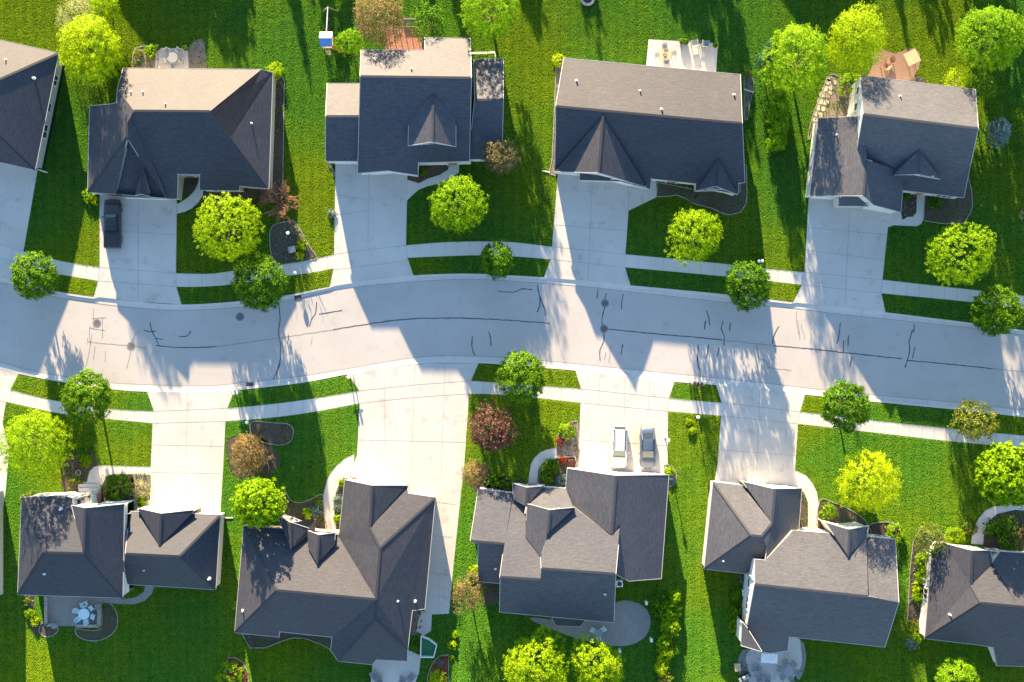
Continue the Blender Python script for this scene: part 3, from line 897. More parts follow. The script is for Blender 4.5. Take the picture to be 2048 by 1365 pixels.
house('blue-shaded house with three roof levels, small front dormer and red deck behind',
  [[(721,153,7.6),(942,156,7.6),(940,78),(850,76),(850,101),(722.6,101,5.3)],
   [(721,153,7.6),(942,156,7.6),(938,322),(836,325),(835,350),(775,341),(716,346,3.2)],
   [(655,168,E),(721,168),(720,233,5.4),(652,233,5.4)], [(652,233,5.4),(720,233,5.4),(716,322,3.2),(652,322,3.2)],
   [(948,120,3.3),(1006,118,3.3),(1006,200,6.0),(950,200,6.0)], [(950,200,6.0),(1006,200,6.0),(1003,318,3.2),(938,318,3.2)],
   [(866,190,6.95),(865,283,6.95),(817,291,5.75),(818,231)], [(866,190,6.95),(865,283,6.95),(911,293,5.75),(911,232)]],
  'roof_b', 'siding_w', doors=[(770,345,4.9,2.2),(690,322,2.5,2.2),(905,325,1.1,2.1)], windows=[(864,288,2.0,4.9,.75,3),(985,318,1.6,.9,1.4,2)],
  vents=[(823,138,.08),(805,90)], step=.4)
house('long gabled house with beige back slope beside the round patio table',
  [[(1128,117,E),(1480,150,E),(1484,247,5.86),(1112,213,5.86)],
   [(1112,213,5.86),(1484,247,5.86),(1489,365,3.0),(1477,366),(1475,388),(1432,380),(1392,381),(1392,367),(1302,357),(1300,378),(1240,362),(1160,360),(1160,343),(1110,343)],
   [(1206,232,5.75),(1197,345,5.75),(1110,343,E)], [(1206,232,5.75),(1197,345,5.75),(1292,374,E)],
   [(1437,318,4.2),(1432,372,4.2),(1396,381,3.1)], [(1437,318,4.2),(1432,372,4.2),(1475,389,3.1)]],
  'roof_d', 'siding_w', doors=[(1222,356,4.9,2.2),(1137,344,2.5,2.2),(1345,362,1.1,2.1)], windows=[(1432,378,2.0,1.0,1.5,3)],
  vents=[(1153,162,.1),(1280,182,.08),(1323,219,.1),(1468,190,.1)])
house('two-storey house at the right end of the upper row by the clay patio',
  [[(1722,152,4.9),(1950,180),(1956,257),(1935,255,8.0),(1727,229,8.0)],
   [(1727,229,8.0),(1935,255,8.0),(1956,257),(1940,331),(1911,361),(1755,341),(1711,320,4.6)],
   [(1805,380,E),(1927,395,E),(1940,331,4.5),(1760,335)],
   [(1637,238,E),(1620,392,E),(1727,391,5.9),(1733,320),(1730,233)],
   [(1727,391,5.9),(1733,320,5.9),(1812,345),(1805,380),(1801,424,3.8),(1748,410)],
   [(1678,394,3.5),(1747,394,3.5),(1748,412,2.95),(1678,412,2.95)],
   [(1838,300,6.0),(1838,348,5.9),(1790,350,5.0)], [(1838,300,6.0),(1838,348,5.9),(1880,358,5.0)]],
  'roof_e', 'siding_w', doors=[(1712,400,4.2,2.2),(1648,393,2.4,2.2),(1842,384,1.1,2.1)], windows=[(1836,351,1.5,4.5,.8,2),(1719,190,.9,3.4,1.2,1),(1716,222,.9,3.4,1.2,1),(1890,392,1.8,.9,1.4,3)],
  vents=[(1800,193,.08),(1673,270)])
# bottom row ----------------------------------------------------------
house('slate hip-roofed house with separate garage wing and white table on its back patio',
  [[(44,996,5.3),(123,992),(144,998),(167,1107,8.0),(88,1105,8.0)], [(44,996,5.3),(36,1189,5.3),(88,1105,8.0)],
   [(36,1189,5.3),(245,1196,5.3),(167,1107,8.0),(88,1105,8.0)], [(245,1196,5.3),(248,1009,5.3),(170.6,1017),(167,1107,8.0)],
   [(170.6,1017,7.9),(167,1107,8.0),(144,1012,6.9)],
   [(143,1000,3.6),(181,991,3.1),(181,1010,3.9),(143,1010)],
   [(260,1024,E),(440,1031,E),(359,1113,5.9),(251,1108,5.9)], [(440,1031,E),(431,1179,E),(359,1113,5.9)],
   [(431,1179,E),(248,1168,E),(251,1108),(359,1113,5.9)],
   [(322,1028,5.35),(319,1094,5.35),(276,1018,3.7)], [(322,1028,5.35),(319,1094,5.35),(388,1021,3.7)]],
  'roof_c', 'siding_w', doors=[(345,1028,4.9,2.2),(162,1000,1.0,2.1)], windows=[(205,1010,1.6,3.6,1.3,2),(90,992,1.6,3.4,1.3,2),(90,992,1.6,.9,1.4,2)],
  vents=[(122,1019,.11),(89,1148,.08),(418,1158,.11),(288,1141,.06)])
house('largest brown-roofed house of the lower row, with two small gables and a long side driveway',
  [[(488,1053,E),(554,1181,6.3),(752,1199,6.3),(678,1075),(673,1066),(560,1058)],
   [(488,1053,E),(470,1265,E),(554,1181,6.3)],
   [(554,1181,6.3),(752,1199,6.3),(751,1239),(665,1274),(559,1263),(557,1274),(470,1265,E)],
   [(690,961,E),(678,1075,E),(760,1096),(740,1055),(744,972,5.3)],
   [(678,1075,E),(752,1199,6.3),(760,1096,6.05)],
   [(744,972,5.3),(740,1055,5.3),(814,972,E)],
   [(740,1056,5.3),(814,974),(816,988),(870,996,E),(760,1096,6.05)],
   [(870,996,E),(849,1218,E),(824,1221),(815,1298),(751,1239),(752,1199),(760,1096,6.05)],
   [(752,1199,6.3),(751,1239,5.7),(677,1322),(662,1301),(665,1274,3.4)],
   [(751,1239,5.7),(677,1322,E),(744,1329),(753,1319),(814,1322,E),(815,1298)],
   [(581,1046,4.6),(581,1100,4.6),(557,1034,3.5)], [(581,1046,4.6),(581,1100,4.6),(631,1039,3.2),(630,1062)],
   [(638,1071,5.0),(634,1128,5.0),(616,1095),(615,1062,4.1)], [(638,1071,5.0),(634,1128,5.0),(668,1092),(670,1067,4.1)]],
  'roof_d', 'siding_t', doors=[(750,970,4.9,2.2),(655,1068,1.1,2.1)], windows=[(592,1042,1.6,.9,1.5,3),(642,1067,1.2,3.2,.8,2)],
  vents=[(486,1222,.1),(796,1202,.1),(830,1203,.1)])
house('grey house with central dormer above the two parked cars',
  [[(1083,1137,7.8),(1231,1148,7.8),(1240,1049),(1222,1072),(1150,1016,4.5),(1095,1068),(1082,1116)],
   [(1000,1154,7.2),(1081,1159,7.2),(1082,1116),(1051,1074),(1052,1000),(1024,1000,3.3),(1009,1088)],
   [(1083,1137,7.8),(1231,1148,7.8),(1227,1245),(1000,1224,4.5),(1001,1156),(1081,1159)],
   [(957,979,E),(1026,987),(1024,1000),(1009,1088,5.6),(941,1082,5.6)],
   [(941,1082,5.6),(1009,1088,5.6),(1001,1156),(1028,1169),(956,1163,E),(957,1088)],
   [(1135,938,3.2),(1232,952,5.8),(1224,1071,5.8),(1148,1016),(1132,978)],
   [(1232,952,5.8),(1337,951,E),(1322,1157),(1258,1162),(1231,1148),(1240,1049),(1224,1071,5.8)],
   [(1088,975,E),(1132,978,E),(1148,1018,4.5),(1146,1032),(1050,1028),(1055,1004)],
   [(1054,976,4.6),(1052,1013,4.6),(1088,973,3.5)], [(1054,976,4.6),(1052,1013,4.6),(1026,1000),(1026,968,3.5)],
   [(1100,1021,6.4),(1095,1068,6.4),(1082,1116),(1051,1074),(1055,1009,5.2)], [(1100,1021,6.4),(1095,1068,6.4),(1149,1016,5.2)],
   [(1104,1236,3.4),(1170,1241,3.4),(1160,1253,2.9),(1112,1251,2.9)]],
  'roof_b', 'siding_w', doors=[(1270,950,4.9,2.2),(1175,943,2.5,2.2),(1066,985,1.1,2.1)], windows=[(1102,1012,1.7,4.5,.8,3),(985,980,1.6,.9,1.4,2)],
  vents=[(991,1138,.08),(1210,1189,.08)])
house('pale grey-roofed house with angled garage wing right of the tree-shaded driveway',
  [[(1427,965,E),(1486,972),(1544,1047),(1522,1073,6.1),(1503,1071,6.1)], [(1427,965,E),(1409,1138,E),(1503,1071,6.1)],
   [(1409,1138,E),(1503,1071,6.1),(1522,1073,6.1),(1535,1095),(1531,1122),(1500,1148)],
   [(1550,979,5.6),(1544,1047,5.6),(1486,964,3.4)],
   [(1550,979,5.6),(1603,978,3.2),(1597,1061),(1586,1062),(1531,1122),(1535,1095),(1522,1073),(1544,1047,5.6)],
   [(1510,1169,7.6),(1736,1193,7.6),(1733,1074),(1586,1062,4.7),(1531,1122),(1510,1120)],
   [(1738,1197,7.4),(1797,1205,7.4),(1790,1080),(1733,1074,4.2)],
   [(1510,1169,7.6),(1736,1193,7.6),(1797,1205),(1769,1294,4.5),(1578,1273),(1575,1301),(1540,1306),(1523,1303),(1494,1257)],
   [(1494,1257,5.4),(1485,1245,5.0),(1483,1291,4.6),(1523,1303)],
   [(1699,1060,6.0),(1696,1112,6.0),(1652,1046,4.6)], [(1699,1060,6.0),(1696,1112,6.0),(1733,1076),(1736,1053,4.6)]],
  'roof_e', 'siding_w', doors=[(1548,972,4.9,2.2),(1455,966,2.5,2.2),(1630,1062,1.1,2.1)], windows=[(1497,1160,1.0,3.2,1.1,1),(1494,1200,1.6,3.0,1.2,2),(1498,1140,1.0,1.0,1.1,1),(1765,1078,1.6,.9,1.4,2)],
  vents=[(1446,1122,.08)])
house('brown-roofed house cut off at the lower right corner, tree shadow on its roof',
  [[(1887,1087,E),(1945,1102,5.2),(1942,1171),(1962,1206),(1850,1277,E),(1864,1108)],
   [(1945,1102,5.2),(1942,1171,5.2),(1985,1126),(1980,1102,3.9)],
   [(1942,1171,5.2),(1985,1126),(2037,1213,6.3),(1962,1206,6.3)],
   [(1985,1126),(2000,1104,E),(2150,1115,E),(2150,1225),(2037,1213,6.3)],
   [(1962,1206,6.3),(2037,1213,6.3),(2150,1225),(2150,1335),(1994,1331),(1987,1295),(1953,1289),(1850,1277,E)]],
  'roof_d', 'siding_w', doors=[(1990,1100,1.1,2.1)], windows=[(1930,1092,2.0,.9,1.4,3),(1858,1190,1.2,.9,1.2,2)], vents=[(1900,1230,.08)])

def hip(label, x0, y0, x1, y1, e, r, roof, wall):
    """a neighbour just outside the picture: plain hip roof, image px corners"""
    d = (y1 - y0) * .48
    A, B_, C_, D_ = (x0, y0, e), (x1, y0, e), (x1, y1, e), (x0, y1, e)
    ym = (y0 + y1) / 2
    r0, r1 = (x0 + d, ym, r), (x1 - d, ym, r)
    return house(label, [[A, B_, r1, r0], [B_, C_, r1], [C_, D_, r0, r1], [D_, A, r0]], roof, wall, windows=[(x0 + 60, y1, 1.6, .9, 1.4, 2), (x1 - 60, y1, 1.6, .9, 1.4, 2)], group='houses just outside the picture')
hip('hip-roofed house beyond the lower left corner, outside the picture', -330, 985, -12, 1200, E, 7.0, 'roof_c', 'siding_g')
hip('hip-roofed house beyond the top edge behind the taupe house', 95, -530, 375, -330, E, 7.0, 'roof_a', 'siding_t')
hip('hip-roofed house beyond the top edge behind the clay patio', 1450, -560, 1760, -350, E, 6.6, 'roof_a', 'siding_g')
hip('hip-roofed house beyond the right edge of the upper row', 2100, 190, 2400, 400, E, 7.0, 'roof_b', 'siding_w')
# ------------------------------------------------------------------ trees and shrubs
def leaf_mesh(name, R, RZ, mat, seed, tip=.42, k=8, leaf=.26, spread=.2, inner=.5, lobe=.16, bottom=-.75, cone=0.0, lean=.35, aspect=.6):
    r = np.random.default_rng(seed)
    N = int(4 * math.pi * R * (R * .5 + RZ * .5) / (tip * tip) * 1.15)
    d = r.normal(size=(N, 3)); d /= np.linalg.norm(d, axis=1)[:, None]
    keep = d[:, 2] > bottom + .3 * r.random(N)
    d = d[keep]; N = len(d)
    ld = r.normal(size=(14, 3)); ld /= np.linalg.norm(ld, axis=1)[:, None]
    la = r.uniform(-1, 1, 14)
    lob = (np.exp(-(1 - d @ ld.T) * 5) * la).sum(1)
    rad = (inner + (1 - inner) * r.random(N) ** .55) * (1 + lobe * np.clip(lob, -.75, 1.15))
    rad *= 1 + r.normal(size=N) * .06
    c = d * rad[:, None] * np.array([R, R, RZ])
    if cone > 0:
        s = 1 - cone * (c[:, 2] / RZ * .5 + .5)
        c[:, 0] *= s; c[:, 1] *= s
    c = np.repeat(c, k, 0); dd = np.repeat(d, k, 0)
    n = len(c)
    c = c + r.normal(size=(n, 3)) * spread * .55
    nrm = dd * .9 + r.normal(size=(n, 3)) * .55 + np.array([0, 0, lean])
    nrm /= np.linalg.norm(nrm, axis=1)[:, None]
    t = np.cross(nrm, r.normal(size=(n, 3))); t /= np.linalg.norm(t, axis=1)[:, None]
    s = np.cross(nrm, t)
    L = leaf * r.uniform(.6, 1.2, n)[:, None] * .5
    W = L * aspect
    v = np.empty((n, 4, 3))
    v[:, 0] = c + t * L; v[:, 1] = c + s * W - nrm * W * .35; v[:, 2] = c - t * L; v[:, 3] = c - s * W - nrm * W * .35
    me = bpy.data.meshes.new(name)
    me.vertices.add(n * 4); me.vertices.foreach_set('co', v.reshape(-1))
    me.loops.add(n * 4); me.loops.foreach_set('vertex_index', np.arange(n * 4, dtype=np.int32))
    me.polygons.add(n); me.polygons.foreach_set('loop_start', np.arange(0, n * 4, 4, dtype=np.int32))
    me.update(calc_edges=True); me.validate()
    me.materials.append(mat)
    return me

def wood_mesh(name, R, RZ, zc, mat, seed, n=7, r0=.16):
    r = random.Random(seed)
    b = MB()
    zf = max(.5, zc - RZ * .75)
    b.tube([(0, 0, -.1), (0, 0, zf * .5), (r.uniform(-.05, .05), r.uniform(-.05, .05), zf), (0, 0, zc + RZ * .35)], [r0 * 1.25, r0, r0 * .85, r0 * .25], 8)
    for i in range(n):
        a = 2 * math.pi * (i + r.uniform(-.3, .3)) / n
        e = r.uniform(.1, .9)
        tip = Vector((math.cos(a) * R * .72, math.sin(a) * R * .72, zc + RZ * (e - .4)))
        s = Vector((0, 0, zf + (zc - zf) * r.uniform(0, .7)))
        m = s.lerp(tip, .5) + Vector((0, 0, .15 * R * r.uniform(0, 1)))
        b.tube([s, m, tip], [r0 * .45, r0 * .3, r0 * .1], 5)
        for q in range(2):
            p = m.lerp(tip, r.uniform(.1, .6))
            t2 = p + Vector((r.uniform(-1, 1), r.uniform(-1, 1), r.uniform(.1, .9))) * R * .28
            b.tube([p, t2], [r0 * .18, r0 * .06], 4)
    return b

STY = dict(
  maple=dict(mat='l_maple', tip=.42, k=22, leaf=.17, spread=.20, inner=.55, lobe=.24),
  green=dict(mat='l_green', tip=.44, k=24, leaf=.18, spread=.22, inner=.55, lobe=.24),
  street=dict(mat='l_street', tip=.46, k=40, leaf=.21, spread=.24, inner=.66, lobe=.12),
  bronze=dict(mat='l_olive', tip=.50, k=12, leaf=.26, spread=.26, inner=.6, lobe=.22),
  yellow=dict(mat='l_yellow', tip=.38, k=18, leaf=.16, spread=.26, inner=.45, lobe=.22),
  olive=dict(mat='l_olive', tip=.45, k=8, leaf=.24, spread=.28, inner=.35, lobe=.3),
  brown=dict(mat='l_brown', tip=.36, k=10, leaf=.19, spread=.24, inner=.35, lobe=.26),
  purple=dict(mat='l_purple', tip=.46, k=11, leaf=.26, spread=.22, inner=.55, lobe=.24),
  spruce=dict(mat='l_spruce', tip=.30, k=8, leaf=.24, spread=.20, inner=.5, lobe=.1, aspect=.3),
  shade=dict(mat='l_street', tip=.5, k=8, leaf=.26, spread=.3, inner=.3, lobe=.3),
  pale=dict(mat='l_pale', tip=.34, k=7, leaf=.24, spread=.3, inner=.3, lobe=.3, aspect=.25),
  blue=dict(mat='l_blue', tip=.24, k=7, leaf=.18, spread=.16, inner=.5, lobe=.2),
  red=dict(mat='l_red', tip=.24, k=7, leaf=.16, spread=.14, inner=.5, lobe=.2),
)
_seed = [100]
def tree(px, py, rpx, zc, rz, style, label, name='tree', group='garden trees', cone=0.0, stretch=(1, 1), wood='bark', **kw):
    """crown centre seen at px,py and standing zc metres high, rpx its radius in the photograph"""
    _seed[0] += 1; sd = _seed[0]
    c = P(px, py, zc); R = rpx / PXM * (1 - zc / HC)
    root = empty(name, (c.x, c.y, LZ), 0.0)
    tag(root, label, 'tree', group)
    st = dict(STY[style]); m = st.pop('mat'); st.update(kw)
    me = leaf_mesh('crown', R, rz, M[m], sd, cone=cone, **st)
    o = bpy.data.objects.new('crown', me); COL.objects.link(o)
    o.parent = root; o.location = (0, 0, zc - LZ); o.scale = (stretch[0], stretch[1], 1)
    wood_mesh('trunk', R * min(stretch), rz, zc - LZ, M[wood], sd, r0=max(.07, R * .045)).build('trunk', M[wood], root, smooth=True)
    return root

def shrub(px, py, rpx, style, label, h=None, name='shrub', group='garden shrubs', stretch=(1, 1), rot=0, **kw):
    _seed[0] += 1
    R = rpx / PXM
    h = h or R * .8
    st = dict(STY[style]); m = st.pop('mat')
    st['tip'] = min(st['tip'], max(.16, R * .35)); st['leaf'] = min(st['leaf'], max(.12, R * .26)); st['spread'] = min(st['spread'], R * .2)
    st.update(kw)
    me = leaf_mesh(name, R, h * .6, M[m], _seed[0], bottom=-.5, **st)
    o = bpy.data.objects.new(name, me); COL.objects.link(o)
    o.location = P(px, py, 0) * (1 - h * .5 / HC) + Vector((0, 0, LZ + h * .42))
    o.scale = (stretch[0], stretch[1], 1); o.rotation_euler = (0, 0, rot)
    return tag(o, label, 'shrub', group)

def twig_tree(px, py, rpx, h, mat, label, n=26, leafmat=None, group='garden trees', seed=5):
    """many-stemmed leafless shrub: forking branches"""
    r = random.Random(seed); c = P(px, py, h * .6)
    R = rpx / PXM
    root = empty('bare_tree', (c.x, c.y, LZ)); tag(root, label, 'tree', group)
    b = MB()
    def grow(p, d, L, rad, lev):
        q = p + d * L
        m = p.lerp(q, .5) + Vector((r.uniform(-1, 1), r.uniform(-1, 1), r.uniform(-.5, 1))) * L * .08
        b.tube([p, m, q], [rad, rad * .8, rad * .6], 5 if lev < 2 else 4, False)
        if lev < 3:
            for i in range(r.choice((2, 3, 3))):
                nd = (d + Vector((r.uniform(-1, 1), r.uniform(-1, 1), r.uniform(-.35, .6))) * .75).normalized()
                grow(p.lerp(q, r.uniform(.45, 1)), nd, L * r.uniform(.55, .8), rad * .55, lev + 1)
    for i in range(n):
        a = 2 * math.pi * i / n + r.uniform(-.3, .3)
        t = r.uniform(.35, 1.2)
        d = Vector((math.cos(a) * t, math.sin(a) * t, r.uniform(.5, 1.1))).normalized()
        grow(Vector((0, 0, 0)), d, R * r.uniform(.45, .62), .075, 0)
    b.build('branches', M[mat], root)
    if leafmat:
        me = leaf_mesh('crown', R, h * .5, M[leafmat], seed, tip=.5, k=4, leaf=.2, spread=.3, inner=.35, lobe=.3)
        o = bpy.data.objects.new('crown', me); COL.objects.link(o); o.parent = root; o.location = (0, 0, h * .55)
    return root

LAWN_G = 'front lawn trees'; KERB_G = 'young trees along the kerb'
tree(456,457,61,4.9,3.6,'maple','yellow-green maple on the shaded lawn by the bare reddish tree',group=LAWN_G)
tree(919,407,61,5.0,3.7,'maple','big yellow-green maple in front of the house with the red deck',group=LAWN_G)
tree(1392,468,51,4.6,3.2,'maple','compact yellow-green maple on the lawn below the curved garden edging',group=LAWN_G,stretch=(1,1.12))
tree(1920,510,67,5.0,3.6,'maple','wide yellow-green maple on the shaded lawn at the right edge',group=LAWN_G,stretch=(1,.88))
tree(75,887,63,5.8,4.2,'maple','tall yellow-green maple at the lower left lawn beside the slate roof',group=LAWN_G)
tree(2014,948,60,5.2,3.8,'maple','bright maple touching the right edge above the curved path',group=LAWN_G,leaf=.36)
tree(1737,964,57,4.9,3.4,'yellow','fine-leaved lime-yellow tree alone on the sunny mown lawn',group=LAWN_G)
tree(68,556,44,3.6,2.6,'street','round kerb tree nearest the left edge, above the road',group=KERB_G)
tree(520,567,54,4.0,2.9,'street','densest darkest kerb tree, half in shade, above the road',group=KERB_G)
tree(995,520,31,3.2,2.1,'street','smallest kerb tree, standing on the shaded verge at the road bend',group=KERB_G,stretch=(1,1.12))
tree(1495,571,45,3.6,2.5,'street','kerb tree at the right end of a shaded verge above the road',group=KERB_G)
tree(1991,622,48,3.8,2.6,'street','kerb tree at the right edge of the picture above the road',group=KERB_G)
tree(175,795,48,4.2,2.4,'street','kerb tree with a long thin trunk shadow, by the lower left lawn',group=KERB_G)
tree(1043,752,46,3.7,2.6,'street','kerb tree above the purple-leaved tree on the lower verge',group=KERB_G)
tree(1690,812,49,4.4,2.4,'street','kerb tree with thin trunk shadow above the lime-yellow tree',group=KERB_G)
tree(1948,842,42,3.7,2.5,'bronze','bronze-tinged kerb tree on the lower right verge',group=KERB_G)
BK_G = 'back garden trees'
tree(178,95,62,5.0,4.0,'yellow','feathery yellow tree beside the grey roof at the top left',group=BK_G,leaf=.3,aspect=.3,stretch=(1,1.05))
tree(160,40,45,2.6,2.2,'pale','pale plumed bush above the feathery yellow tree',group=BK_G)
tree(208,10,30,2.6,2.2,'yellow','lime bush cut by the top edge above the feathery yellow tree',group=BK_G,leaf=.28,aspect=.3)
tree(760,38,58,4.8,3.6,'brown','brown-leaved tree shading the red deck',group=BK_G,k=9)
tree(981,22,60,4.6,3.4,'green','green tree cut by the top edge between two back lawns',group=BK_G)
tree(1598,118,61,5.2,3.8,'green','round bright green tree left of the lime-yellow tree',group=BK_G,stretch=(1,1.1))
tree(1713,82,56,5.0,4.2,'yellow','tall lime-yellow tree left of the clay patio',group=BK_G,stretch=(1,1.15))
tree(1985,75,72,5.4,4.0,'green','largest green tree, at the top right corner',group=BK_G,stretch=(1,1.0))
tree(1002,312,40,3.6,2.6,'brown','brown-leaved tree at the corner of the house with the red deck',group=BK_G)
tree(985,865,47,3.2,2.4,'purple','purple-leaved tree on the shaded front lawn',group=LAWN_G)
tree(495,905,44,2.6,2.2,'brown','dry tan tree beside the stone-edged oval bed',group=LAWN_G,stretch=(.85,1.1),wood='drytwig')
tree(949,948,28,2.4,1.8,'brown','small tan tree at the edge of the long side driveway',group=LAWN_G,wood='drytwig')
tree(936,1185,33,2.8,2.0,'brown','tan tree by the back corner of the house with a central dormer',group=BK_G,wood='drytwig')
tree(517,1007,49,4.6,3.4,'maple','yellow-green tree overhanging the brown roof near a small gable',group=LAWN_G,leaf=.3,stretch=(1,.95))
tree(1068,1332,66,4.8,3.6,'maple','left one of two bright trees cut by the bottom edge',group=BK_G)
tree(1196,1332,58,4.6,3.4,'maple','right one of two bright trees cut by the bottom edge',group=BK_G)
tree(1862,1078,36,2.8,2.2,'olive','olive-green bushy tree at the corner of the lower right house',group=BK_G)
tree(1912,1356,38,3.4,2.4,'green','green tree cut by the bottom edge near the lower right corner',group=BK_G)
tree(1916,160,27,2.8,2.2,'yellow','sparse yellow sapling behind the two-storey house',group=BK_G,k=5)
tree(1958,172,32,3.0,2.4,'shade','dim green shrub tree at the back corner of the two-storey house',group=BK_G)
tree(2000,262,27,2.4,2.4,'blue','blue-grey spruce in the shade right of the two-storey house',group=BK_G,cone=.6,stretch=(1,1.4))
tree(1531,122,24,2.6,2.6,'spruce','dark blue-green spruce left of the round bright green tree',group=BK_G,cone=.55)
tree(1540,95,16,2.6,2.2,'spruce','small spruce half hidden behind the round bright green tree',group=BK_G,cone=.5)
tree(860,45,38,3.0,2.4,'shade','dim bush in the shade beside the red deck',group=BK_G)
tree(700,85,26,2.2,1.8,'green','low green bush between the playset and the red deck',group=BK_G)
tree(350,62,1.0,.5,.3,'shade','x') if False else None
twig_tree(549,397,54,5.6,'twig','bare reddish many-branched tree at the taupe house corner',n=24,seed=11)
twig_tree(530,918,26,3.0,'drytwig','small leafless shrub beside the dry tan tree',n=9,seed=12)

# hedge row of round shrubs between two upper houses
HG = 'row of shrubs between the upper right houses'
for (x, y, r_), l in zip([(1562,187,17),(1560,212,18),(1557,236,20),(1556,259,21),(1554,283,19)], ['topmost','second from the top','middle','fourth from the top','lowest']):
    shrub(x, y, r_, 'green', l + ' shrub in the column of five between the upper right houses', h=2.6, group=HG)
HG = 'row of shrubs behind the house with a central dormer'
for (x, y, r_, s), l in zip([(1349,1194,13,'maple'),(1338,1222,21,'maple'),(1340,1252,20,'maple'),(1329,1283,12,'maple'),(1331,1307,15,'yellow'),(1322,1334,16,'yellow'),(1330,1357,15,'olive')],
      ['topmost small','large second','spreading third','little fourth','yellowish fifth','yellow sixth','lowest olive']):
    shrub(x, y, r_, s, l + ' shrub in the column beside the round paved terrace', h=1.5, group=HG)
HG = 'dim shrubs in the shade of the round terrace'
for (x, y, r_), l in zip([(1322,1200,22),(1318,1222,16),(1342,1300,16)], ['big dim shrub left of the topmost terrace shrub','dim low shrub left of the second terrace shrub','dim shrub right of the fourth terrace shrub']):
    shrub(x, y, r_, 'shade', l, h=1.2, group=HG)
